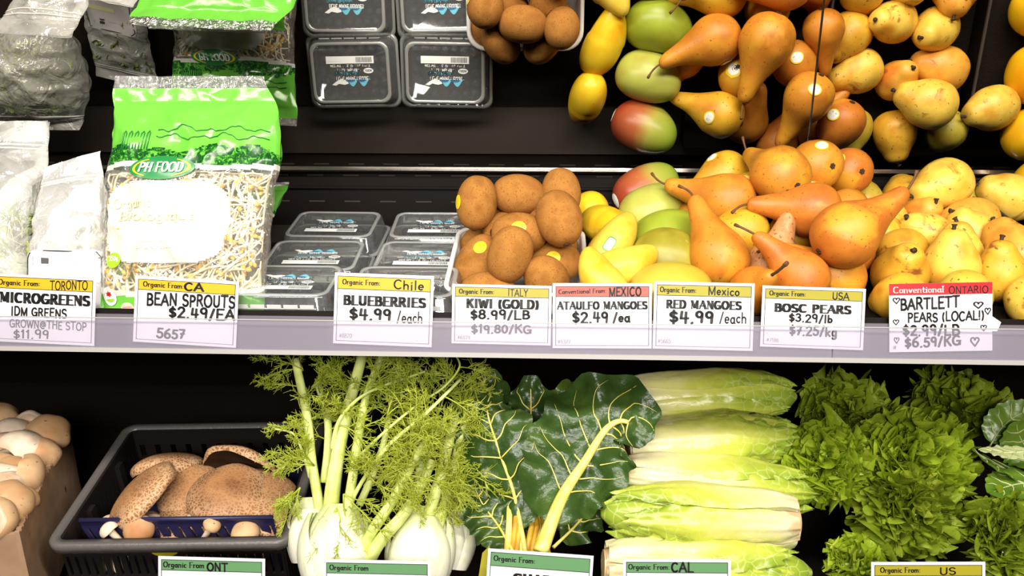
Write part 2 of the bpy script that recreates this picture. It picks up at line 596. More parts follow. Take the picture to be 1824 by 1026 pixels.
def shape(kind, s, seed):
    """surface S(t, phi) about the body centre, local +z towards the stem; and sphere list for resting contact."""
    rnd = random.Random(seed)
    if kind in PROF:
        pts, R, bend = PROF[kind]
        R *= s
        f = prof_fn(pts)
        bend *= rnd.uniform(.2, 1.3)
        ba = rnd.uniform(0, 6.28)

        def S(t, ph):
            z, r = f(t)
            lump = 1 + .045 * nz((cos(ph), sin(ph), z), 1.1, seed) + .018 * nz((cos(ph), sin(ph), z), 3.0, seed + 3)
            p = V((r * cos(ph) * lump, r * sin(ph) * lump, z)) * R
            k = max(0, z) ** 2 * bend * R * .25
            return p + V((cos(ba) * k, sin(ba) * k, 0))
        top = pts[-1][0]
        return S, [(0, R), (R * (1.15 if kind != 'bart' else .75), R * (.55 if kind != 'bart' else .72)), (R * (top - .45), R * .3)], R
    if kind == 'mango':
        a, b_, L = .0375 * s, .034 * s, .047 * s
        ex = rnd.uniform(-.1, .1)

        def S(t, ph):
            th = pi * t
            z = -cos(th)
            r = max(0, sin(th)) ** .88 * (1 - .07 * z)
            lump = 1 + .03 * nz((cos(ph), sin(ph), z), .9, seed)
            return V((r * cos(ph) * a * lump + .12 * a * z * z + ex * a * z, r * sin(ph) * b_ * lump, z * L))
        return S, [(0, a * .96), (L * .4, a * .78), (-L * .4, a * .8)], a
    if kind == 'atau':
        a, L = .0265 * s, .050 * s

        def S(t, ph):
            th = pi * t
            z = -cos(th)
            r = max(0, sin(th)) ** .8 * (1 - .20 * z - .06 * z * z)
            lump = 1 + .03 * nz((cos(ph), sin(ph), z), .9, seed)
            return V((r * cos(ph) * a * lump + .30 * a * (z * z - .3) * (1 if z > 0 else .35), r * sin(ph) * a * .92 * lump, z * L))
        return S, [(0, a * .97), (L * .45, a * .75), (-L * .45, a * .85)], a
    if kind == 'kiwi':
        a, L = .0245 * s, .0315 * s

        def S(t, ph):
            th = pi * t
            z = -cos(th)
            r = max(0, sin(th)) ** .82
            lump = 1 + .03 * nz((cos(ph), sin(ph), z), 1.0, seed)
            return V((r * cos(ph) * a * lump, r * sin(ph) * a * .97 * lump, z * L))
        return S, [(0, a * .98), (L * .25, a * .92), (-L * .25, a * .92)], a
    if kind == 'quince':
        a, L = .036 * s, .037 * s

        def S(t, ph):
            th = pi * t
            z = -cos(th)
            r = max(0, sin(th)) ** .9
            lump = 1 + .05 * cos(ph * 5 + seed) * (z * .5 + .5) + .05 * nz((cos(ph), sin(ph), z), 1.3, seed)
            return V((r * cos(ph) * a * lump, r * sin(ph) * a * lump, (z - .12 * (max(0, z) ** 6)) * L))
        return S, [(0, a * .95)], a


FRUIT = []        # everything that rests in the piles, settled before it is meshed


def put(kind, px, py, depth, axis, mat, name, label, cat, group, s=1.0, stickers=(), stem=None, calyx=False, zone=None, spot=None, p=None, h=None):
    if p is None:
        if h is not None:
            p = hit(px, py, DECK_0 + DECK_N * h, DECK_N)
        else:
            p = at(px, py, depth if depth < 3 else tri(px, py, depth))
    seed = len(FRUIT) + 1
    S, balls, R = shape(kind, s, seed)
    z = imgdir(*axis)
    Rm = frame(z, random.Random(seed).uniform(0, 6.28))
    FRUIT.append(dict(kind=kind, p=V(p), p0=V(p), z=z, R=Rm, S=S, balls=balls, r=R, mat=mat, name=name, label=label, cat=cat, group=group,
                      stickers=stickers, stem=stem, calyx=calyx, zone=zone or cat, seed=seed, s=s))


def settle(floor, steps=60, zone=None, bounds=(.833, 1.19), xb=None):
    """push overlapping fruit apart and keep each above its floor"""
    fs = [f for f in FRUIT if f['zone'] in zone]
    for it in range(steps):
        for i, a in enumerate(fs):
            for b_ in fs[i + 1:]:
                if (a['p'] - b_['p']).length > .16:
                    continue
                for za, ra in a['balls']:
                    for zb, rb in b_['balls']:
                        d = (a['p'] + a['z'] * za) - (b_['p'] + b_['z'] * zb)
                        L = d.length
                        o = (ra + rb) * .985 - L
                        if o > 0 and L > 1e-6:
                            d = d / L
                            d = d + FW * d.dot(FW) * 2.5      # part mostly in depth
                            d.normalize()
                            a['p'] += d * o * .18
                            b_['p'] -= d * o * .18
        for f in fs:
            dp = f['p0'] - f['p']
            f['p'] += (dp - FW * dp.dot(FW)) * .10 + FW * dp.dot(FW) * .02
            for zz, r in f['balls']:
                c = f['p'] + f['z'] * zz
                g = floor(c.x, c.y) + r * 1.0
                if c.z < g:
                    f['p'].z += (g - c.z) * .5
                lo_, hi_ = bounds
                sl = (f['p'] - CAM).normalized()            # slide along the line of sight
                sl = sl / sl.y
                if c.y - r < lo_:
                    f['p'] += sl * (lo_ - c.y + r) * .6
                if c.y + r > hi_:
                    f['p'] -= sl * (c.y + r - hi_) * .6
                if xb and abs(c.x - xb[0]) + r > xb[1]:
                    f['p'].x -= math.copysign(abs(c.x - xb[0]) + r - xb[1], c.x - xb[0]) * .6
                md = (c - MIR_0).dot(MIR_N)
                if md < r + .003:
                    f['p'] += MIR_N * (r + .003 - md) * .6


def surf_patch(S, t0, p0, rt_, rp, lift, n=3, m=12, squash=1.0, spin=0):
    """little disc lying on S: rings of points and the local scale"""
    e = 1e-3
    dt = (S(t0 + e, p0) - S(t0 - e, p0)) / (2 * e)
    dp = (S(t0, p0 + e) - S(t0, p0 - e)) / (2 * e)
    nrm = dt.cross(dp).normalized()
    if nrm.dot(S(t0, p0) - S(.45, 0).lerp(S(.45, pi), .5)) < 0:
        nrm = -nrm
    lt, lp = max(1e-4, dt.length), max(1e-4, dp.length)

    def P(x, y):
        return S(min(.995, max(.005, t0 + x / lt)), p0 + y / lp) + nrm * lift
    return P, nrm


def sticker_mesh(P, rx, ry, ring, inner, bar, round_=True):
    mb = MB()
    n = 20

    def fn(u, v):
        a = 2 * pi * v
        r = max(u, .001)
        c, s_ = cos(a), sin(a)
        if not round_:
            k = 1 / max(abs(c), abs(s_)) ** .8
            c, s_ = c * k * .85, s_ * k * .85
        return P(r * rx * c, r * ry * s_)
    mb.grid(fn, 5, n, wrap=True, keep=lambda u, v: 1 if u < .78 else 0)
    for y in (-.30, -.02, .26):
        w = .5 if y else .55
        mb.grid(lambda u, v: P(rx * (y + .10 * (u - .5) * 2) + 0, ry * (v - .5) * 2 * w) + (P(0, 0) - P(0, 0)), 1, 4, 2)
    return mb, [ring, inner, bar]


def find_on(f, px, py):
    """the surface point of a fruit that shows at px, py"""
    best = None
    for i in range(1, 60):
        for j in range(72):
            t, ph = i / 60, 2 * pi * j / 72
            w = f['p'] + f['R'] @ f['S'](t, ph)
            if f.get('mirror_st'):
                w = mirrored(w)
            x, y, d = proj(w)
            k = (x - px) ** 2 + (y - py) ** 2
            k += 4e6 * max(0, d - proj(mirrored(f['p']) if f.get('mirror_st') else f['p'])[2]) ** 2 * 100
            if best is None or k < best[0]:
                best = (k, t, ph)
    return best[1], best[2]


def make_fruit(f):
    S = f['S']
    t = thing(f['name'], f['label'], f['cat'], f['p'], f['group'])
    t.rotation_euler = f['R'].to_euler()
    nu, nv = (34, 36)
    mb = MB().grid(lambda u, v: S(u * .998 + .001, v * 2 * pi), nu, nv, wrap=True)
    mb.build('skin', M[f['mat']], t)
    rnd = random.Random(f['seed'] * 3)
    k = f['kind']
    if f['stem']:
        L, r, mat, bend = f['stem']
        tip = S(.995, 0)
        d = (S(.995, 0) - S(.9, 0) * .5 - S(.9, pi) * .5)
        d.normalize()
        side = d.orthogonal().normalized()
        side = Matrix.Rotation(rnd.uniform(0, 6.28), 3, d) @ side
        pts = [tip - d * .004 + (d * q * L + side * bend * L * q * q) for q in (0, .25, .5, .75, 1)]
        MB().tube(catmull(pts, 10), [r * (1.15 if i < 2 else 1) * (1.0 + .45 * (i > 8)) for i in range(11)], 7).build('stem', M[mat], t)
    if f['calyx']:
        mb = MB()
        c = S(.004, 0)
        for q in range(6):
            a = q * pi / 3 + rnd.uniform(-.2, .2)
            mb.tube([c + V((0, 0, .0004)), c + V((cos(a) * .0022, sin(a) * .0022, -.0012)), c + V((cos(a) * .0042, sin(a) * .0042, -.0006))], [.0012, .0009, .0003], 5)
        mb.grid(lambda u, v: c + V((cos(v * 2 * pi) * .0036 * u, sin(v * 2 * pi) * .0036 * u, -.0007 + .0003 * u)), 2, 10, wrap=True)
        mb.build('calyx', M['calyx'], t)
    if k == 'kiwi':
        mb = MB()
        for tt in (.004,):
            c = S(tt, 0)
            sg = -1 if tt < .5 else 1
            mb.grid(lambda u, v: V((cos(v * 2 * pi) * .0042 * u, sin(v * 2 * pi) * .0042 * u, c.z + sg * (.0005 + .0016 * (1 - u) * (u > .2)))), 4, 9, wrap=True)
        mb.build('navel', M['navel'], t)
    for st in f['stickers']:
        px, py, style = st[:3]
        f['mirror_st'] = len(st) > 3
        tt, ph = find_on(f, px, py)
        P, _ = surf_patch(S, tt, ph, 0, 0, .0007)
        if style == 'y':        # yellow ring, white middle
            mb, mats = sticker_mesh(P, .0078, .0088, M['sticker_yellow'], M['sticker_white'], M['ink_grey'])
        elif style == 'k':      # plain yellow kiwi sticker
            mb, mats = sticker_mesh(P, .0085, .0075, M['sticker_yellow'], M['sticker_yellow'], M['sticker_green'])
        elif style == 'w':
            mb, mats = sticker_mesh(P, .0075, .011, M['sticker_white'], M['sticker_white'], M['sticker_yellow'])
        else:                   # upright white and green label
            mb, mats = sticker_mesh(P, .011, .0068, M['sticker_green'], M['sticker_white'], M['sticker_green'], False)
        mb.build('sticker', mats, t)
    return t


# --- kiwis in their tray
G = 'kiwis in the white tray'
kiwi = lambda px, py, d, ax, label, st=(), s=1.0, h=None: put('kiwi', px, py, d, ax, 'kiwi', 'kiwi', label, 'kiwi', G, s, st, h=h)
kiwi(841, 366, 42, (.12, -1, -.1), 'fuzzy kiwi upright at the back left tray corner, yellow sticker on its side', [(815, 360, 'k')], 1.0)
kiwi(927, 357, 82, (1, .1, .1), 'fuzzy brown kiwi lying sideways at the middle of the tray back', (), 1.0)
kiwi(1001, 358, 60, (-.1, -1, .2), 'fuzzy brown kiwi standing highest at the back right of the white tray', [(976, 372, 'k')], .95)
kiwi(1014, 398, .985, (-.25, -1, .45), 'long fuzzy brown kiwi leaning on the right rim of the white tray', (), 1.05)
kiwi(892, 404, .995, (-.4, .25, -1), 'fuzzy brown kiwi showing its round navel at the centre left of the white tray')
kiwi(931, 418, .955, (1, .05, -.1), 'fuzzy brown kiwi with a yellow sticker on top, lying across the middle of the pile', [(925, 405, 'k')])
kiwi(972, 402, 1.0, (.3, -.2, -1), 'fuzzy brown kiwi tucked right of the middle one that has a sticker on top')
kiwi(846, 466, .945, (.5, -.9, .3), 'fuzzy brown kiwi with a yellow sticker at the front left of the white tray', [(855, 441, 'k')], 1.1)
kiwi(910, 462, .925, (.3, -1, -.2), 'fuzzy brown kiwi in the front middle of the white tray, without a sticker', (), 1.0)
kiwi(994, 466, .925, (-.9, .1, -.3), 'fuzzy kiwi with a round yellow sticker facing the aisle, front right of the tray', [(985, 459, 'k')])
kiwi(852, 418, 1.005, (.8, -.4, .4), 'fuzzy brown kiwi at the left side of the tray, behind the front left one')
kiwi(1004, 437, .985, (.3, -.3, 1), 'fuzzy kiwi mostly hidden at the right side of the tray, above the stickered front one')
kiwi(971, 493, .895, (-.35, -.6, -.8), 'fuzzy kiwi with its dark navel up, just above the right of its price card')
kiwi(872, 507, .895, (1, 0, -.1), 'fuzzy brown kiwi peeking up just above the kiwi price card on the left')
kiwi(886, 398, 1.0, (.7, .2, 1), 'fuzzy brown kiwi half hidden behind the one with the round navel', (), .95, .035)
kiwi(960, 385, 1.0, (.7, .2, -1), 'fuzzy brown kiwi low in the tray back, seen between others and in the mirror', (), .95, .032)

# --- yellow mangoes
G = 'yellow mangoes between kiwis and red mangoes'
atau = lambda px, py, d, ax, mat, label, st=(), s=1.0, stem=None: put('atau', px, py, d, ax, mat, 'mango', label, 'mango', G, s, st, stem)
atau(1045, 388, 180, (-.15, .35, 1), 'atau', 'yellow mango lying alone behind the kiwi tray, its stem towards the mirror', (), 1.02, (.012, .0012, 'stem', .6))
atau(1086, 404, 1.03, (.35, .25, -1), 'atau', 'yellow mango behind the one with a white and green sticker')
atau(1092, 436, .975, (.55, -.8, .2), 'atau_pale', 'pale yellow mango with an upright white and green sticker', [(1086, 436, 'g')], .92)
atau(1113, 474, .925, (1, -.35, .2), 'atau_pale', 'pale yellow mango with a bumpy skin right of the bottom yellow one', (), .84)
atau(1070, 497, .90, (-.5, -.8, .3), 'atau_pale', 'smallest-looking pale yellow mango just above the mango price card', (), .78)

# --- red mangoes
G = 'large mangoes in a row'
mango = lambda px, py, d, ax, mat, label, st=(), s=1.0: put('mango', px, py, d, ax, mat, 'mango', label, 'mango', G, s, st)
mango(1155, 342, 215, (.93, -.35, .12), 'mango_red', 'large mango blushing red on the left and green on the right, at the back', [(1096, 356, 'w')], 1.0)
mango(1168, 378, 125, (.95, -.3, 0), 'mango_pale', 'large pale green mango in front of the red blushed one', (), .97)
mango(1190, 421, 38, (.95, -.25, 0), 'mango_green', 'bright green mango, third in the row from the back', (), .98)
mango(1192, 460, .955, (.96, .25, -.1), 'mango_olive', 'dull olive green mango, fourth in the row from the back', (), .95)
mango(1195, 520, .90, (.98, -.05, 0), 'mango_yellow', 'yellow-green mango just above the red mangoes price card', (), .95)

# --- bosc pears
G = 'brown-orange pears with long necks'
LS = (.024, .0013, 'stem', .5)


def bosc(px, py, d, ax, mat, label, st=(), s=1.0, stem=LS, kind='bosc', calyx=True):
    put(kind, px, py, d, ax, mat, 'pear', label, 'pear', G, s, st, stem, calyx, zone='pile')


bosc(1302, 307, 180, (-.95, .48, -.15), 'bosc_yellow', 'yellow long-necked pear at the back left of the pile, neck down to the left', [(1263, 208, 'y', 1)], 1.0)
bosc(1387, 316, 80, (-.35, -.55, 1), 'bosc', 'round-ended orange pear topping the pile, its dark calyx facing the aisle', (), 1.12)
bosc(1459, 304, 155, (-.3, -.2, 1), 'bosc', 'orange pear showing its calyx, right of the topmost round-ended one', [(1450, 160, 'y', 1)], 1.02)
bosc(1500, 314, 234, (-.2, -.15, 1), 'bosc_red', 'brownish orange pear at the back right of the pile, white sticker on top', [(1494, 284, 'y')], .98, LS, 'boscs')
bosc(1450, 350, 1.03, (.6, -.3, .8), 'bosc', 'orange pear with a white sticker, under the two calyx-showing pears', [(1447, 331, 'y')], .96)
bosc(1333, 347, 1.06, (.4, .5, .8), 'bosc_yellow', 'yellow-orange pear hidden behind the big left pear, a yellow sticker edge showing', [(1325, 325, 'y')], .95, None)
bosc(1303, 360, 1.0, (-1, -.25, .25), 'bosc', 'large orange pear left in the pile below the yellow one, neck leftwards', [(1299, 128, 'y', 1)], 1.08)
bosc(1248, 392, 1.03, (-.3, .3, 1), 'bosc', 'small orange pear end peeking out at the left edge of the pile', (), .8, None)
bosc(1332, 408, .955, (-.98, .17, .1), 'bosc_yellow', 'orange pear with neck to the left, in the pile centre above the upright one', (), 1.0)
bosc(1295, 465, .915, (-.38, -1, .25), 'bosc', 'large orange pear standing upright with its neck to the upper left', (), 1.08)
bosc(1432, 385, .965, (-1, -.12, .2), 'bosc_red', 'reddish orange pear lying in the upper centre, a white sticker under its neck', [(1397, 412, 'y')], 1.0)
bosc(1473, 430, .925, (.85, -.5, .15), 'bosc_red', 'shiny orange pear with its neck up to the right and calyx facing left', (), 1.12)
bosc(1498, 378, 1.01, (.3, -.4, 1), 'bosc', 'orange pear half hidden behind the shiny one with neck to the right', (), .85, None)
bosc(1513, 458, .955, (.4, .1, 1), 'bosc_red', 'orange pear mostly hidden below the shiny one at the right edge of the pile', (), .95, None)
bosc(1497, 502, .905, (-.86, -.5, -.1), 'bosc', 'orange pear lying at the front right, neck to the upper left with a curved stem', (), 1.02)
bosc(1420, 497, .895, (-.62, -.75, .15), 'bosc_red', 'slim red-orange pear at the front with its thin neck up to the left', (), .92)
bosc(1368, 478, .945, (.25, -.75, -.1), 'bosc_brown', 'rough russet brown pear with an upright neck in the front hollow', (), .95)
bosc(1340, 516, .895, (.1, -.3, -1), 'bosc', 'orange pear at the front bottom with its long stem hanging over the price card', (), .85, (.05, .0016, 'stem', .1), 'boscs')
bosc(1410, 446, .985, (.3, .2, 1), 'bosc_yellow', 'yellow-green pear deep in the hollow behind the russet one', (), .95, None)
G = 'pears at the back bottom seen in the mirror'
bosc(1331, 372, 238, (.2, -.3, -1), 'bosc', 'orange pear at the back bottom left of the pile, seen in the mirror', (), 1.0, None)
bosc(1400, 365, 235, (.15, .1, -1), 'bosc_red', 'reddish pear at the back bottom middle of the pile, seen in the mirror', (), .95, None)
bosc(1455, 380, 215, (.5, .2, -1), 'bosc', 'orange pear at the back bottom right of the pile, seen in the mirror', (), .95, None)

# --- bartlett pears
G = 'speckled yellow pears on the right'
BS = (.009, .0021, 'stem_dark', .25)


def bart(px, py, d, ax, mat, label, s=1.0, stem=BS, calyx=False):
    put('bart', px, py, d, ax, mat, 'pear', label, 'pear', G, s, (), stem, calyx, zone='pile')


bart(1692, 338, 165, (-1, .38, -.15), 'bart_pale', 'large pale yellow pear topping the right pile, stem pointing down left', 1.17)
bart(1795, 356, 206, (-1, -.45, .1), 'bart_pale', 'yellow pear at the right edge of the frame, back row, stem to the upper left', 1.1)
bart(1612, 356, 231, (.2, -.75, .8), 'bart', 'yellow pear with an orange left cheek at the back, left of the large topmost one', 1.05)
bart(1538, 362, 224, (-.15, -.7, .6), 'bart_green', 'greenish pear standing at the back left beside the shelf divider', .95)
bart(1580, 396, 1.05, (-.9, -.35, .3), 'bart_pale', 'pale yellow pear with brown patches and its neck to the upper left', 1.08)
bart(1646, 401, 1.06, (.15, -.4, -.9), 'bart_orange', 'pear with a red patch and dark stem, below the large topmost one', .95)
bart(1592, 434, 1.0, (-.6, -.5, .6), 'bart', 'spotted brownish yellow pear on the left side, third row down', 1.05)
bart(1670, 428, .985, (-.8, -.55, -.3), 'bart_pale', 'yellow pear in the pile centre with a dark stem on its upper left', 1.02)
bart(1741, 394, 1.04, (-1, .05, -.2), 'bart_orange', 'orange pear below the right back one with a thick dark stem on its left', 1.12)
bart(1757, 432, .985, (-.65, -.75, -.1), 'bart_pale', 'yellow pear right of the pile centre with stem to the upper left', 1.05)
bart(1610, 462, .955, (.5, .2, 1), 'bart', 'yellow pear showing its dark calyx, left side, fourth row down', 1.08, None, True)
bart(1706, 461, .955, (-.15, -.9, -.2), 'bart_pale', 'yellow pear with upright dark stem, behind the one with greenish top', 1.0)
bart(1612, 502, .915, (-.1, -.5, -.8), 'bart', 'yellow pear with a stem stub, just above the left corner of the red card', 1.08)
bart(1693, 488, .925, (-.1, -.85, -.35), 'bart_pale', 'pale yellow pear with an upright stub just above the middle of the red card', 1.08)
bart(1694, 518, .895, (.05, .3, 1), 'bart_green', 'dark green pear end just peeking over the top of the red card', .95, None, True)
bart(1797, 474, .955, (-.15, -.8, .5), 'bart_orange', 'large orange pear at the right edge of the frame, middle row', 1.2)
bart(1795, 503, .91, (-.05, -1, -.15), 'bart', 'yellow pear with a short neck and dark stub, right of the red card', .98)
bart(1805, 546, .89, (.6, -.2, .6), 'bart_pale', 'pale lumpy pear at the bottom right corner of the pile, right of the red card', 1.0, None)
bart(1583, 550, .90, (-.3, .2, 1), 'bart', 'yellow pear peeking out left of the red card', .95, None)
bart(1690, 400, 234, (.2, .3, 1), 'bart_green', 'greenish yellow pear under the large topmost one, seen in the mirror', 1.0, None)

# --- golden fruit beyond the right edge, seen in the mirror
G = 'golden fruit seen in the mirror at the right edge'
for (rx, ry, ax, s, lb) in ((1822, 38, (-.5, .2, -1), 1.0, 'topmost golden yellow fruit at the right edge of the mirror'),
                            (1838, 140, (.2, .3, -1), 1.12, 'middle golden yellow fruit at the right edge of the mirror'),
                            (1838, 236, (.3, -.3, -1), 1.0, 'lowest golden yellow fruit at the right edge of the mirror')):
    q = mirrored(at(rx, ry, 1.14))
    put('quince', 0, 0, 0, ax, 'quince', 'golden_fruit', lb, 'fruit', G, s, p=q, calyx=True, zone='pile')


def floor_z(y):
    return max(deck_z(y), ramp_z(y) if y < .9 else 0)


def riser_z(x, y):
    return deck_z(y) + .034


settle(lambda x, y: deck_z(y) + .006, 120, ('kiwi',), (.87, 1.042), (hit(930, 440, DECK_0 + DECK_N * .03, DECK_N).x - .002, .072))
settle(lambda x, y: floor_z(y) + .002, 80, ('mango',))
settle(riser_z, 120, ('pile',))
for f in FRUIT:
    make_fruit(f)
    f['px'] = proj(f['p'])
    d = V(f['px'][:2]) - V(proj(f['p0'])[:2])
    if d.length > 9:
        print('shift', f['label'][:60], [round(q) for q in d], round(f['px'][2] - proj(f['p0'])[2], 3))
x0 = hit(1215, 400, DECK_0, DECK_N).x
rs = thing('fruit_riser', 'black raised board under the two pear piles', 'riser', (x0, .9, deck_z(.9)))
child(sheet(x0, XR,   .84, 1.175, .034, .03, deck_z), 'board', M['mat'], rs)
for k, (px, lab) in enumerate(((1540, 'thin black divider standing between the brown and the yellow pears'), (1852, 'thin black divider standing right of the yellow pears'))):
    q = hit(px, 430, DECK_0 + DECK_N * .07, DECK_N)
    dv = thing('shelf_divider', lab, 'divider', (q.x, .95, deck_z(.95)), 'black shelf dividers')
    mb = MB()
    sheet_v = [(q.x + dx, y, deck_z(y) + dz) for dz in (.035, .068) for y in (.835, 1.15) for dx in (-.0015, .0015)]
    mb.add(sheet_v, [(0, 2, 3, 1), (4, 5, 7, 6), (0, 1, 5, 4), (2, 6, 7, 3), (0, 4, 6, 2), (1, 3, 7, 5)])
    child(mb, 'panel', M['black_metal'], dv)
    child(MB().tube([(q.x, .835, deck_z(.835) + .069), (q.x, 1.15, deck_z(1.15) + .069)], .0022, 6), 'top_edge', M['ledge'], dv)
# ------------------------------------------------------------------ lettering: pen strokes on a unit cap height
def arc(cx, cy, rx, ry, a0, a1, n=10):
    return [(cx + rx * cos(radians(a0 + (a1 - a0) * k / n)), cy + ry * sin(radians(a0 + (a1 - a0) * k / n))) for k in range(n + 1)]


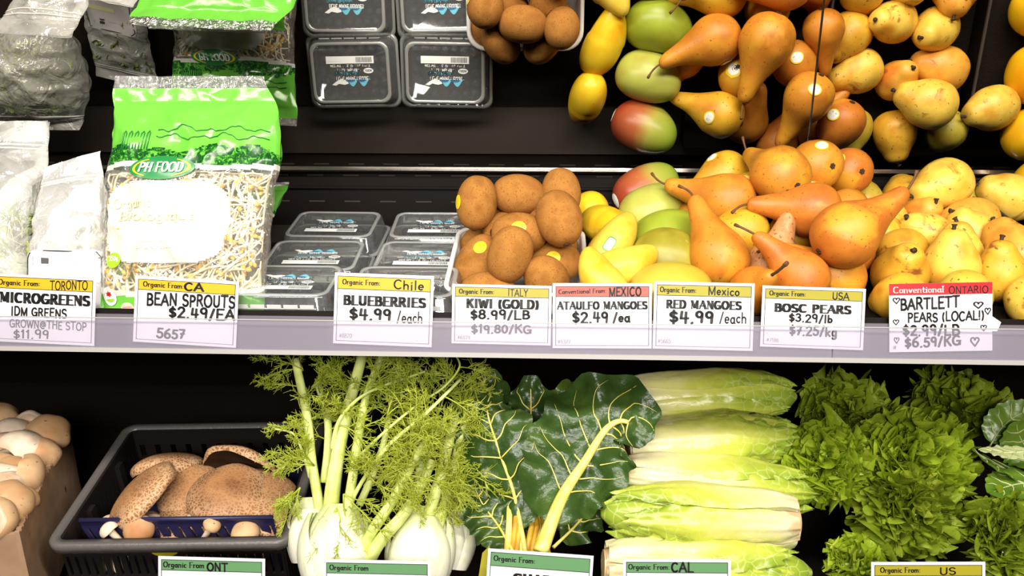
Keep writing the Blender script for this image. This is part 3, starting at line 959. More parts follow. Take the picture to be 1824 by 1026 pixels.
GL = {
    'A': (.78, [[(.0, 0), (.39, 1)], [(.39, 1), (.78, 0)], [(.14, .35), (.64, .35)]]),
    'B': (.66, [[(.1, 0), (.1, 1)], [(.1, 1), (.3, 1)] + arc(.32, .76, .24, .24, 90, -90) + [(.1, .52)], [(.1, .52)] + arc(.36, .26, .28, .26, 90, -90) + [(.1, 0)]]),
    'C': (.74, [arc(.40, .5, .36, .5, 50, 310, 16)]),
    'D': (.74, [[(.1, 0), (.1, 1)], [(.1, 1), (.3, 1)] + arc(.32, .5, .38, .5, 90, -90, 14) + [(.1, 0)]]),
    'E': (.62, [[(.1, 0), (.1, 1)], [(.1, 1), (.58, 1)], [(.1, .52), (.48, .52)], [(.1, 0), (.6, 0)]]),
    'F': (.60, [[(.1, 0), (.1, 1)], [(.1, 1), (.58, 1)], [(.1, .52), (.46, .52)]]),
    'G': (.78, [arc(.40, .5, .36, .5, 50, 330, 16), [(.72, .42), (.72, .05)], [(.45, .44), (.76, .44)]]),
    'H': (.76, [[(.1, 0), (.1, 1)], [(.66, 0), (.66, 1)], [(.1, .52), (.66, .52)]]),
    'I': (.30, [[(.15, 0), (.15, 1)]]),
    'K': (.72, [[(.1, 0), (.1, 1)], [(.62, 1), (.12, .48)], [(.28, .62), (.68, 0)]]),
    'L': (.60, [[(.1, 0), (.1, 1)], [(.1, 0), (.58, 0)]]),
    'M': (.92, [[(.1, 0), (.1, 1)], [(.1, 1), (.46, .1)], [(.46, .1), (.82, 1)], [(.82, 1), (.82, 0)]]),
    'N': (.78, [[(.1, 0), (.1, 1)], [(.1, 1), (.68, 0)], [(.68, 0), (.68, 1)]]),
    'O': (.82, [arc(.41, .5, .37, .5, 90, 450, 22)]),
    'P': (.64, [[(.1, 0), (.1, 1)], [(.1, 1), (.3, 1)] + arc(.32, .74, .26, .26, 90, -90) + [(.1, .48)]]),
    'R': (.70, [[(.1, 0), (.1, 1)], [(.1, 1), (.3, 1)] + arc(.32, .75, .25, .25, 90, -90) + [(.1, .50)], [(.34, .5), (.66, 0)]]),
    'S': (.62, [arc(.31, .75, .25, .25, 30, 270, 12) + arc(.31, .25, .27, .25, 90, -150, 12)]),
    'T': (.70, [[(.35, 0), (.35, 1)], [(.02, 1), (.68, 1)]]),
    'U': (.76, [[(.1, 1), (.1, .32)] + arc(.38, .3, .28, .3, 180, 360, 12) + [(.66, 1)]]),
    'V': (.74, [[(.02, 1), (.37, 0)], [(.37, 0), (.72, 1)]]),
    'W': (1.0, [[(.02, 1), (.26, 0)], [(.26, 0), (.5, .85)], [(.5, .85), (.74, 0)], [(.74, 0), (.98, 1)]]),
    'X': (.72, [[(.04, 1), (.68, 0)], [(.66, 1), (.04, 0)]]),
    'Y': (.70, [[(.04, 1), (.35, .5)], [(.66, 1), (.35, .5), (.33, 0)]]),
    'Z': (.66, [[(.06, 1), (.6, 1), (.06, 0), (.6, 0)]]),
    '0': (.62, [arc(.31, .5, .25, .5, 90, 450, 18)]),
    '1': (.36, [[(.06, .8), (.2, 1), (.2, 0)]]),
    '2': (.60, [arc(.29, .74, .24, .26, 165, -25, 10) + [(.06, 0), (.56, 0)]]),
    '3': (.58, [arc(.27, .76, .22, .24, 150, -80, 10) + arc(.27, .27, .26, .27, 85, -150, 10)]),
    '4': (.64, [[(.14, 1), (.08, .4), (.58, .42)], [(.44, .95), (.42, 0)]]),
    '5': (.60, [[(.54, 1), (.16, 1), (.12, .58)] + arc(.28, .31, .27, .31, 110, -150, 12)]),
    '6': (.60, [[(.46, 1)] + arc(.40, .45, .33, .45, 110, 180, 5) + arc(.30, .27, .24, .27, 180, 540, 16)]),
    '7': (.58, [[(.06, 1), (.54, 1), (.22, 0)], [(.18, .5), (.5, .52)]]),
    '8': (.60, [arc(.30, .76, .21, .24, 270, 630, 16), arc(.30, .26, .26, .26, 90, 450, 16)]),
    '9': (.60, [arc(.28, .73, .22, .27, 0, 360, 16) + [(.5, .73), (.46, 0)]]),
    '$': (.60, [arc(.30, .70, .22, .20, 30, 270, 10) + arc(.30, .30, .24, .20, 90, -150, 10), [(.30, 1.06), (.30, -.08)]]),
    '/': (.46, [[(.40, 1.05), (.06, -.08)]]), '.': (.24, [[(.10, .0), (.13, .03)]]), '!': (.24, [[(.12, 1), (.11, .3)], [(.11, .0), (.12, .03)]]),
    ':': (.24, [[(.11, .08), (.13, .1)], [(.11, .5), (.13, .52)]]), '#': (.66, [[(.2, .1), (.28, .9)], [(.42, .1), (.5, .9)], [(.06, .36), (.6, .36)], [(.1, .64), (.64, .64)]]),
    '(': (.34, [arc(.42, .45, .30, .66, 130, 230, 8)]), ')': (.34, [arc(-.08, .45, .30, .66, 50, -50, 8)]),
    '@': (1.0, [arc(.5, .45, .18, .2, 0, 360, 12), [(.68, .62), (.68, .32)] + arc(.5, .42, .40, .46, -20, 300, 20)]), '-': (.4, [[(.05, .45), (.35, .45)]]),
    'a': (.56, [arc(.26, .28, .20, .28, 20, 380, 14), [(.47, .58), (.47, .06), (.53, 0)]]),
    'b': (.56, [[(.08, 1), (.08, 0)], arc(.28, .28, .20, .28, 180, 540, 14)]),
    'c': (.48, [arc(.27, .28, .22, .28, 50, 310, 12)]),
    'd': (.58, [arc(.26, .28, .20, .28, 0, 360, 14), [(.48, 1), (.48, 0)]]),
    'e': (.52, [[(.07, .3), (.46, .3)] + arc(.27, .29, .20, .28, 10, 310, 14)]),
    'f': (.40, [arc(.32, .80, .16, .2, 60, 180, 6) + [(.16, 0)], [(.02, .56), (.34, .56)]]),
    'g': (.56, [arc(.26, .30, .20, .27, 0, 360, 14), [(.46, .56), (.46, -.1)] + arc(.26, -.1, .2, .2, 0, -150, 8)]),
    'h': (.58, [[(.08, 1), (.08, 0)], [(.08, .36)] + arc(.28, .36, .20, .21, 180, 0, 8) + [(.48, 0)]]),
    'i': (.24, [[(.12, .56), (.12, 0)], [(.11, .80), (.13, .82)]]), 'k': (.54, [[(.08, 1), (.08, 0)], [(.46, .56), (.1, .22)], [(.2, .32), (.5, 0)]]),
    'l': (.24, [[(.12, 1), (.12, 0)]]), 'm': (.86, [[(.08, .57), (.08, 0)], [(.08, .38)] + arc(.25, .38, .17, .19, 180, 0, 7) + [(.42, 0)], [(.42, .38)] + arc(.60, .38, .18, .19, 180, 0, 7) + [(.78, 0)]]),
    'n': (.58, [[(.08, .57), (.08, 0)], [(.08, .36)] + arc(.28, .36, .20, .21, 180, 0, 8) + [(.48, 0)]]),
    'o': (.54, [arc(.27, .285, .22, .285, 90, 450, 16)]), 'r': (.42, [[(.1, .57), (.1, 0)], [(.1, .34)] + arc(.28, .36, .18, .21, 180, 50, 6)]),
    's': (.44, [arc(.22, .43, .15, .14, 40, 270, 8) + arc(.22, .145, .17, .145, 90, -140, 8)]), 't': (.40, [[(.18, .85), (.18, .1), (.28, 0), (.36, .03)], [(.02, .56), (.36, .56)]]),
    'u': (.58, [[(.08, .57), (.08, .2)] + arc(.28, .2, .2, .2, 180, 360, 8) + [(.48, .57)], [(.48, .3), (.48, 0)]]),
    'v': (.52, [[(.04, .57), (.26, 0), (.48, .57)]]), 'x': (.5, [[(.06, .57), (.46, 0)], [(.44, .57), (.06, 0)]]), 'p': (.56, [[(.08, .57), (.08, -.3)], arc(.28, .28, .20, .28, 180, 540, 14)]),
    'y': (.52, [[(.05, .57), (.26, .05)], [(.48, .57), (.2, -.3)]]), 'q': (.56, [arc(.26, .28, .20, .28, 0, 360, 14), [(.47, .57), (.47, -.3)]]),
    '~': (.9, [[(.45, 0), (.12, .45)] + arc(.27, .62, .17, .2, 200, 20, 8) + [(.45, .58)] + arc(.63, .62, .17, .2, 160, -20, 8) + [(.45, 0)]]),
    ' ': (.34, []),
}


def hull(ps):
    ps = sorted(set(ps))
    if len(ps) < 3:
        return ps

    def half(q):
        h = []
        for p in q:
            while len(h) > 1 and (h[-1][0] - h[-2][0]) * (p[1] - h[-2][1]) - (h[-1][1] - h[-2][1]) * (p[0] - h[-2][0]) <= 1e-9:
                h.pop()
            h.append(p)
        return h
    a, b_ = half(ps), half(ps[::-1])
    return a[:-1] + b_[:-1]


def text_polys(s, serif=False, pen=.12, jitter=0, slant=0, track=.1, seed=0):
    """polygons (lists of 2-d points) of a line of writing; cap height 1"""
    rnd = random.Random(seed + len(s))
    x = 0
    out = []
    hx, hy = (pen, pen * .40) if serif else (pen / 2, pen / 2)
    octa = [(cos(k * pi / 4 + .39), sin(k * pi / 4 + .39)) for k in range(8)]
    nib = [(sx * hx, sy * hy) for sx in (-1, 1) for sy in (-1, 1)] if serif else [(c * hx, d * hx) for c, d in octa]
    for ch in s:
        adv, st = GL.get(ch, GL[' '])
        dy, sc = (rnd.uniform(-jitter, jitter), 1 + rnd.uniform(-jitter, jitter)) if jitter else (0, 1)
        wf = 1.12 if serif else 1
        for pl in st:
            pts = [(x + px * wf * sc + slant * py, dy + py * sc) for px, py in pl]
            if serif and len(pl) == 2 and abs(pl[0][0] - pl[1][0]) < .40 and abs(pl[0][1] - pl[1][1]) > .4:
                for (qx, qy) in pts:
                    if abs(qy) < .02 or abs(qy - 1) < .02 or abs(qy - .57) < .02:
                        out.append([(qx - .19, qy - .025 + (.03 if qy < .02 else -.03)), (qx + .19, qy - .025 + (.03 if qy < .02 else -.03)), (qx + .19, qy + .03 + (.02 if qy < .02 else -.02)), (qx - .19, qy + .03 + (.02 if qy < .02 else -.02))])
            thin = serif and ch in 'AMVWNU' and len(pl) == 2 and pl[0][0] <= pl[1][0] and ((ch == 'A' and pl[1][1] > pl[0][1]) or (ch in 'MN' and abs(pl[0][0] - pl[1][0]) < .05 and pl[0][0] < .3))
            nb = [(a * .45, b_) for a, b_ in nib] if thin else nib
            for (ax, ay), (bx, by) in zip(pts, pts[1:]):
                out.append(hull([(round(ax + u, 4), round(ay + v, 4)) for u, v in nb] + [(round(bx + u, 4), round(by + v, 4)) for u, v in nb]))
        x += adv * wf * sc + track
    return out, max(.01, x - track)


def lay_text(mb, s, fn, u0, u1, v0, hgt, aspect, mi=0, skew=0, **kw):
    """fit writing into u0..u1 on a face; fn(u, v) -> point; hgt in v units; aspect = width/height of the face"""
    polys, W = text_polys(s, **kw)
    k = (u1 - u0) / W
    for p in polys:
        if len(p) >= 3:
            mb.add([fn(u0 + q[0] * k, v0 + q[1] * hgt + skew * (q[0] / W)) for q in p], [tuple(range(len(p)))], mi)


# ------------------------------------------------------------------ price cards
def quad_frame(tl, tr, br, bl, Y):          # Y: a point of the leaning card plane
    P = [hit(x, y, Y, RAIL_N) for x, y in (tl, tr, br, bl)]
    w = ((P[1] - P[0]).length + (P[2] - P[3]).length) / 2
    h = ((P[0] - P[3]).length + (P[1] - P[2]).length) / 2
    o = (P[2] + P[3]) / 2
    up = ((P[0] + P[1]) / 2 - o).normalized()
    x = ((P[1] - P[0]) + (P[2] - P[3])).normalized()
    n = x.cross(up).normalized()
    x = up.cross(n)
    return o, x, up, n, w, h


def card(corners, Y, label, band, lines, group='price cards on the upper rail', box=True, lean=.0, thick=.0005):
    """lines: (text, u0, u1, v0, height, style[, skew]); the card's own face runs 0..1 both ways"""
    o, x, up, n, w, h = quad_frame(*corners, Y)
    if lean:
        up = (up - n * lean).normalized()
        n = x.cross(up).normalized()
    t = thing('price_card', label, 'price card', o, group)
    fr = lambda u, v, d=0: x * ((u - .5) * w) + up * (v * h) + n * d
    e = thick
    mb = MB().add([fr(u, v, d) for d in (-e, 0) for v in (0, 1) for u in (0, 1)], [(0, 2, 3, 1), (4, 5, 7, 6), (0, 1, 5, 4), (2, 6, 7, 3), (0, 4, 6, 2), (1, 3, 7, 5)])
    mb.build('paper', M['card'], t, False)
    d1, d2, d3 = .00012, .0002, .0003
    bm, b0, b1 = band
    mu, mv = (.028, .04) if box else (0, 0)
    MB().add([fr(mu, b0, d1), fr(1 - mu, b0, d1), fr(1 - mu, b1, d1), fr(mu, b1, d1)], [(0, 1, 2, 3)]).build('colour_band', M[bm], t, False)
    if box:
        mb = MB()
        lw, lv = .006, .009
        for (u0, u1, v0, v1) in ((mu, 1 - mu, b1 - lv, b1), (mu, 1 - mu, mv, mv + lv * .7), (mu, mu + lw, mv, b1), (1 - mu - lw, 1 - mu, mv, b1), (mu, 1 - mu, b0 - lv, b0)):
            mb.add([fr(u0, v0, d2), fr(u1, v0, d2), fr(u1, v1, d2), fr(u0, v1, d2)], [(0, 1, 2, 3)])
        mb.build('printed_border', M['ink'], t, False)
    names = {'S': 'printed_heading', 's': 'printed_line', 'H': 'marker_writing', 'h': 'marker_line', 'n': 'item_number', 'w': 'printed_line', 'y': 'heart_drawing'}
    for i, L in enumerate(lines):
        s, u0, u1, v0, hg, st = L[:6]
        sk = L[6] if len(L) > 6 else 0
        kw = dict(S=dict(serif=True, pen=.185, track=.22), s=dict(serif=True, pen=.12, track=.14), H=dict(pen=.23, jitter=.06, track=.14), h=dict(pen=.165, jitter=.05, track=.12),
                  n=dict(serif=True, pen=.06), w=dict(serif=True, pen=.08), y=dict(pen=.15))[st]
        mb = MB()
        lay_text(mb, s, lambda u, v: fr(u, v, d3), u0, u1, v0, hg, w / h, 0, sk, seed=i, **kw)
        mb.build(names[st], M[{'n': 'ink_grey', 'w': 'card'}.get(st, 'ink')], t, False)
    return t


YC = RAIL @ V((0, 0, 0))
OF = 'Organic From:'
card(((-9, 490), (171, 493), (168, 613), (-12, 611)), YC, 'white price card with yellow band reading MICROGREENS, at the left end of the rail', ('yellow', .80, .965),
     [(OF, .04, .45, .845, .075, 's'), ('TORONTO', .55, .92, .80, .125, 'h', .03), ('MICROGREENS', .06, .94, .59, .14, 'S'), ('IDM GREENS', .17, .72, .40, .12, 'H'),
      ('GROWN@THE STOP', .16, .92, .225, .11, 'h'), ('$11.99', .20, .55, .055, .12, 'h', .03)])
card(((246, 493), (421, 500), (425, 615), (232, 613)), YC, 'white price card with yellow band reading BEAN SPROUTS', ('yellow', .80, .955),
     [(OF, .08, .47, .845, .075, 's'), ('CA', .48, .66, .825, .11, 'H'), ('BEAN SPROUTS', .12, .97, .575, .165, 'H', .03), ('$2.49/EA', .34, .97, .40, .15, 'H', .02), ('5657', .23, .50, .09, .13, 'H')])
card(((597, 486), (773, 491), (769, 616), (593, 614)), YC, 'white price card with yellow band reading BLUEBERRIES', ('yellow', .78, .955),
     [(OF, .08, .46, .84, .07, 's'), ('Chile', .60, .90, .80, .12, 'h'), ('BLUEBERRIES', .10, .92, .555, .125, 'S'), ('$4.99', .16, .58, .36, .14, 'H'), ('/each', .64, .90, .335, .15, 'h'), ('#8820', .06, .19, .085, .06, 'n')])
card(((806, 508), (983, 507), (981, 613), (804, 614)), YC, 'white price card with olive band reading KIWI (GOLD)', ('olive', .80, .955),
     [(OF, .07, .42, .845, .075, 's'), ('ITALY', .56, .76, .82, .11, 'h'), ('KIWI (GOLD)', .15, .87, .61, .14, 'S'), ('$8.99/LB', .19, .78, .42, .14, 'H', .02), ('$19.80/KG', .20, .80, .185, .13, 'H', .02), ('#6424', .06, .19, .075, .06, 'n')])
card(((985, 508), (1161, 501), (1161, 620), (984, 621)), YC, 'white price card with red band reading ATAULFO MANGOES', ('salmon', .80, .955),
     [('Conventional From:', .06, .54, .835, .065, 's', .02), ('MEXICO', .57, .89, .80, .13, 'H', .02), ('ATAULFO MANGOES', .05, .95, .60, .11, 'S', .01), ('$2.49', .20, .56, .40, .15, 'H'), ('/ea', .61, .78, .41, .14, 'H'), ('#4377', .05, .18, .07, .06, 'n')])
card(((1165, 501), (1345, 505), (1340, 623), (1163, 623)), YC, 'white price card with yellow band reading RED MANGOES', ('olive', .80, .955),
     [(OF, .06, .42, .845, .075, 's'), ('Mexico', .54, .85, .82, .12, 'h'), ('RED MANGOES', .13, .87, .61, .115, 'S'), ('$4.99', .16, .60, .40, .16, 'H'), ('/each', .66, .93, .41, .15, 'h'), ('#5665', .05, .18, .085, .06, 'n')])
card(((1359, 511), (1542, 512), (1538, 621), (1353, 620)), YC, 'white price card with olive band reading BOSC PEARS', ('olive', .80, .955),
     [(OF, .07, .42, .845, .075, 's'), ('USA', .68, .84, .815, .115, 'h'), ('BOSC PEARS', .13, .86, .585, .125, 'S'), ('$3.29/lb', .27, .69, .43, .12, 'H'), ('$7.25/kg', .28, .74, .215, .14, 'H'), ('#7186', .06, .18, .085, .06, 'n')])
card(((1584, 503), (1767, 505), (1768, 627), (1584, 625)), YC, 'white price card with bright red band and hand-drawn hearts reading BARTLETT PEARS', ('red', .83, 1.0),
     [('Conventional', .04, .53, .865, .09, 'w'), ('ONTARIO', .58, .96, .845, .10, 'h'), ('BARTLETT', .11, .68, .615, .155, 'H', .03), ('PEARS (LOCAL!)', .18, .92, .435, .125, 'H', .02), ('$2.99/LB', .13, .68, .245, .14, 'H'),
      ('$6.59/KG', .15, .69, .07, .13, 'H', .02), ('~', .81, .92, .62, .11, 'y'), ('~', .92, .99, .53, .11, 'y'), ('~', .03, .11, .71, .10, 'y'), ('~', .03, .10, .40, .09, 'y'), ('~', .04, .10, .13, .10, 'y'), ('~', .88, .95, .29, .10, 'y'), ('~', .78, .88, .07, .15, 'y'), ('#', .03, .07, .04, .06, 'n')], box=False)
YG = V((0, .684, low_z(.7)))
GRP = 'price cards on the lower rail'
LB = ('band_green', .80, .955)
card(((282, 993), (472, 993), (472, 1112), (282, 1112)), YG, 'price card with green band for Ontario mushrooms, before the black crate', LB, [(OF[:-1], .05, .43, .84, .08, 's'), ('ONT', .46, .65, .805, .12, 'H')], GRP)
card(((576, 998), (767, 998), (767, 1116), (576, 1116)), YG, 'price card with green band standing before the fennel bulbs', LB, [(OF[:-1], .06, .42, .845, .075, 's')], GRP)
card(((870, 977), (1057, 990), (1050, 1112), (862, 1099)), YG, 'tilted price card with green band reading CHARD', ('band_green', .76, .955),
     [(OF, .06, .45, .83, .075, 's'), ('CHARD', .26, .70, .53, .13, 'S'), ('$3.99/EA', .25, .75, .30, .14, 'H')][:2], GRP)
card(((1110, 994), (1302, 998), (1302, 1116), (1110, 1112)), YG, 'price card with green band marked CAL before the romaine', LB, [(OF, .05, .43, .845, .075, 's'), ('CAL', .45, .65, .815, .14, 'H')], GRP)
card(((1552, 999), (1755, 1003), (1755, 1122), (1552, 1118)), YG, 'price card with dull yellow band before the leaf lettuce', ('olive', .80, .955), [(OF, .08, .43, .845, .075, 's'), ('US', .60, .74, .815, .10, 'h')], GRP)
q0 = RAIL @ V((0, .0018, 0))
t = thing('paper_scrap', 'small white paper corner poking out behind the Bartlett pears card', 'paper', hit(1760, 590, q0, RAIL_N))
mb = MB().add([hit(x, y, q0, RAIL_N) - t.location + RAIL_N * d for d in (0, .0003) for x, y in ((1745, 548), (1783, 574), (1776, 590), (1735, 590))], [(0, 1, 2, 3), (4, 7, 6, 5), (0, 4, 5, 1), (1, 5, 6, 2), (2, 6, 7, 3), (3, 7, 4, 0)])
mb.build('paper', M['card'], t, False)


# ------------------------------------------------------------------ blueberry boxes
def rr(w, d, r, z, n=6):
    out = []
    for cx, cy, a0 in ((w / 2 - r, d / 2 - r, 0), (-w / 2 + r, d / 2 - r, 90), (-w / 2 + r, -d / 2 + r, 180), (w / 2 - r, -d / 2 + r, 270)):
        for k in range(n + 1):
            a = radians(a0 + 90 * k / n)
            out.append(V((cx + r * cos(a), cy + r * sin(a), z)))
    return out


M['clam'] = clear('clear_clamshell_plastic', (.96, .96, .95), .12, (.95, .95, .95), .07, .3)
M['clam_rim'] = clear('clear_thick_plastic_rim', (.9, .9, .89), .45, (.98, .97, .95), .10, .4)
M['clam_rib_glint'] = clear('glint_white_rib', (.9, .9, .89), .92, (1, .99, .97), .10, .2)  # near-opaque white paints the glints on the ribs
M['wave_blue'] = flat('wave_light_blue', (.16, .52, .66), .45)
M['wave_deep'] = flat('wave_deep_blue', (.05, .14, .32), .45)
M['berry'] = fruit('blueberry_skin', [(.012, .013, .026), (.035, .038, .062), (.018, .018, .03)], 90, None, rough=.5, bump=0, spec=.3)
BW, BD, BH = .130, .103, .050          # clamshell


def clam_proto(label):
    t = thing('clamshell_box', label, 'berry box', (0, 0, 0), 'clear boxes of blueberries')
    f = BH * .52
    MB().loft([rr(BW - .024, BD - .024, .012, .001), rr(BW - .022, BD - .022, .012, .001), rr(BW - .012, BD - .012, .014, f * .5), rr(BW - .006, BD - .006, .014, f)], cap0=True).build('base', M['clam'], t)
    mb = MB().loft([rr(BW, BD, .013, f - .001), rr(BW + .001, BD + .001, .013, f + .0012), rr(BW - .006, BD - .006, .014, f + .0022), rr(BW - .008, BD - .008, .014, f + .001)])
    mb.build('flange', M['clam_rim'], t)
    lid = MB().loft([rr(BW - .006, BD - .006, .014, f + .0022), rr(BW - .010, BD - .010, .014, f + .004), rr(BW - .016, BD - .016, .014, BH - .003),
                     rr(BW - .021, BD - .021, .013, BH - .0005), rr(BW - .028, BD - .028, .012, BH - .001), rr(BW - .031, BD - .031, .011, BH - .0022)], cap1=True).build('lid', M['clam'], t)
    mb = MB()
    mb.loft([rr(BW - .019, BD - .019, .013, BH - .0012), rr(BW - .021, BD - .021, .013, BH + .0002), rr(BW - .026, BD - .026, .012, BH + .0001), rr(BW - .028, BD - .028, .012, BH - .001)])
    mb.build('lid_ridge', M['clam_rim'], lid)
    for sy in (-1, 1):                      # lid ribs front and back, their glints put into the white colour
        mb = MB()
        y_ = sy * (BD / 2 - .0052)
        for k in range(5):
            x0 = -.043 + k * .0176
            mb.box((x0, y_ - .0007, f + .0100), (x0 + .0148, y_ + .0007, f + .0140))
        mb.box((-.044, y_ - .0005, f + .0094), (.044, y_ + .0005, f + .0102))
        mb.build('vent_rib_pattern', M['clam_rib_glint'], lid, False)
    mb = MB()
    h = BH - .0022 + .0004
    fr = lambda u, v: V(((u - .5) * .070, (v - .5) * .050, h))
    mb.add([fr(.02, .04), fr(.98, .04), fr(.98, .24), fr(.02, .24)], [(0, 1, 2, 3)], 0)
    fr2 = lambda u, v: V(((u - .5) * .070, (v - .5) * .050, h + .0002))
    rnd = random.Random(4)
    u = .62
    while u < .94:
        a = rnd.uniform(.004, .012)
        mb.add([fr2(u, .07), fr2(u + a, .07), fr2(u + a, .21), fr2(u, .21)], [(0, 1, 2, 3)], 3)
        u += a + rnd.uniform(.006, .012)
    lay_text(mb, '---------', fr2, .06, .3, .16, .035, 1, 4, pen=.1)
    lay_text(mb, 'NET WT 6 OZ. 170g PRODUCT', fr, .10, .90, .27, .06, 1, 0, pen=.2)
    lay_text(mb, 'Organic Myrtilles', fr, .18, .70, .385, .075, 1, 0, pen=.22)
    lay_text(mb, 'Organic Blueberries', fr, .16, .66, .48, .075, 1, 1, pen=.22)
    lay_text(mb, 'BLUE WAVE BERRIES', fr2, .20, .88, .60, .09, 1, 0, pen=.24)
    mb.add([fr(.86 + .10 * cos(a), .44 + .075 * sin(a)) for a in [k * pi / 9 for k in range(18)]], [tuple(range(18))], 0)
    lay_text(mb, 'USDA', fr2, .79, .93, .41, .055, 1, 3, pen=.2)
    whale = [(.10, .82), (.18, .84), (.24, .79), (.36, .82), (.44, .79), (.42, .70), (.30, .66), (.22, .70), (.16, .76)]
    mb.add([fr(a, b_) for a, b_ in whale], [tuple(range(len(whale)))], 0)
    for j, (u0, u1) in enumerate(((.42, .66), (.64, .88))):
        top = [(u0 + (u1 - u0) * k / 10, .70 + .17 * sin(pi * min(1, k / 10 * 1.15)) ** 1.2) for k in range(11)]
        mb.add([fr(a, b_) for a, b_ in top + [(u1, .66), (u0, .66)]], [tuple(range(13))], 1)
        mb.add([fr2(u0 + .06 + .10 * cos(a), .68 + .07 * sin(a)) for a in [k * pi / 6 for k in range(7)]], [tuple(range(7))], 2)
    mb.build('printed_label', [M['white'], M['wave_blue'], M['wave_deep'], M['ink'], M['ink_grey']], lid, False)
    return t


rows = [(0, 0), (1, 0), (2, 0)]
berry_me = MB().grid(lambda u, v: V((sin(pi * u) * cos(v * 2 * pi), sin(pi * u) * sin(v * 2 * pi), -cos(pi * u) + (-.25 * math.exp(-(u - 1) ** 2 * 90)))) * .0066, 9, 12, wrap=True).mesh('blueberry', M['berry'])
BOXN = ['back left', 'back right', 'middle left', 'middle right', 'front left', 'front right']
proto = None
tilt = Matrix.Rotation(T_DECK + radians(2.0), 3, 'X')
k = 0
for r_, yf in rows:
    for c_ in (0, 1):
        # front lid edge measured at y pixels 418, 481, 547; columns follow the shelf
        lab = 'clear box of blueberries with printed lid, %s of the six boxes' % BOXN[k]
        if proto is None:
            proto = o = clam_proto(lab)
        else:
            o = copy_tree(proto)
            o['label'] = lab
        yc = 1.0765 - .0945 * r_
        xc = at((684, 649, 608)[r_], (405, 462, 530)[r_], (1.09, .985, .905)[r_]).x + (c_ * 2 - 1) * .0662
        o.location = (xc, yc, deck_z(yc) + .0015)
        if r_ == 2:
            o.location.z += .012
        o.rotation_euler = (T_DECK - (.06 if r_ == 2 else 0), 0, radians((-1, 1, .6, -.8, 0, 1)[k]))
        Rw = o.rotation_euler.to_matrix()
        rnd = random.Random(k)
        n = 0
        for lay in (0, 1):
            for ix in range(7):
                for iy in range(5):
                    x = -.042 + ix * .0138 + (iy % 2) * .003 + rnd.uniform(-.001, .001) - .001
                    y = -.030 + iy * .0150 + rnd.uniform(-.001, .001)
                    z = .0085 + lay * .0128 + rnd.uniform(0, .0012)
                    if lay == 0 and (k > 3 or (0 < ix < 6 and 0 < iy < 4)):
                        continue
                    b_ = bpy.data.objects.new('blueberry', berry_me)
                    b_.location = V(o.location) + Rw @ V((x, y, z + .004))
                    b_.rotation_euler = (rnd.uniform(-.6, .6), rnd.uniform(-.6, .6), rnd.uniform(0, 6))
                    COL.objects.link(b_)
                    tag(b_, 'dark blueberry inside the %s clear berry box' % BOXN[k], 'blueberry', 'blueberries in the %s box' % BOXN[k])
        k += 1

# ------------------------------------------------------------------ kiwi tray
tw, td, th = .158, .185, .062
qc = hit(930, 440, DECK_0 + DECK_N * .03, DECK_N)
t = thing('plastic_tray', 'white translucent plastic tray holding the kiwis', 'tray', (qc.x - .001, .955, deck_z(.955) + .001))
t.rotation_euler = (T_DECK, 0, 0)
MB().loft([rr(.128, .15, .016, .0), rr(.136, .158, .018, .0015), rr(tw - .010, td - .010, .022, th * .9), rr(tw - .008, td - .008, .023, th - .001)], cap0=True).build('basin', M['wht_tray'], t)
MB().loft([rr(tw - .010, td - .010, .022, th - .002), rr(tw - .008, td - .008, .023, th), rr(tw, td, .026, th), rr(tw + .001, td + .001, .026, th - .003), rr(tw - .001, td - .001, .026, th - .003)]).build('rim', M['wht_tray'], t)
# ------------------------------------------------------------------ bags
M['bag_green'] = flat('bag_print_green', (.14, .47, .05), .2, bump=.6, bscale=34)
M['bag_clear'] = clear('clear_bag_film', (1, 1, 1), .13, (1, .97, .90), .10, .12, bump=.8, bscale=45, edge=.3)
M['bag_white'] = clear('white_printed_film', (1, 1, 1), .96, (.95, .93, .88), .15, .05, bump=.4, bscale=45, edge=.15)
M['bag_seal'] = clear('clear_bag_seal', (1, 1, 1), .30, (.8, .78, .74), .15, .5, bump=1, bscale=160)
M['zip_film'] = clear('clear_zip_bag_film', (1, 1, 1), .3, (1, .98, .93), .12, .15, bump=.9, bscale=38, veil_noise=(16, .28, .7), edge=.3)
M['zip_film_white'] = clear('glare_white_zip_film', (1, 1, 1), .7, (1, .98, .95), .14, .15, bump=.9, bscale=38, veil_noise=(14, .6, .95), edge=.3)  # heavy white veil: blown highlights put into the film colour
mm, nt, b, o = mat_new('bag_print_trees')
v = coords(nt, False)
f = ramp(nt, tex(nt, v, 'Noise', 150, 5, .7, 1.2), [(.47, (.006, .06, .010)), (.53, (.02, .16, .018)), (.58, (.12, .42, .045))])
nt.links.new(f, b.inputs['Base Color'])
b.inputs['Roughness'].default_value = .22
M['bag_trees'] = mm
M['logo_green'] = flat('logo_dark_green', (.02, .20, .05), .3)
M['badge_green'] = flat('badge_lime_green', (.30, .55, .02), .4)
M['pale_print'] = flat('pale_yellow_print', (.80, .82, .40), .5)
M['sprout'] = fruit('bean_sprout_stem', [(.80, .68, .42), (.86, .78, .56)], 60, None, rough=.35, bump=0)
M['bean'] = fruit('bean_sprout_head', [(.84, .42, .03), (.84, .52, .08), (.66, .26, .03)], 90, None, rough=.4, bump=0)
M['micro'] = fruit('microgreen_leaf', [(.20, .27, .05), (.34, .40, .10), (.16, .20, .04)], 90, None, rough=.5, bump=0)
M['micro_stem'] = fruit('microgreen_stem', [(.55, .56, .34), (.66, .66, .46)], 90, None, rough=.5, bump=0)


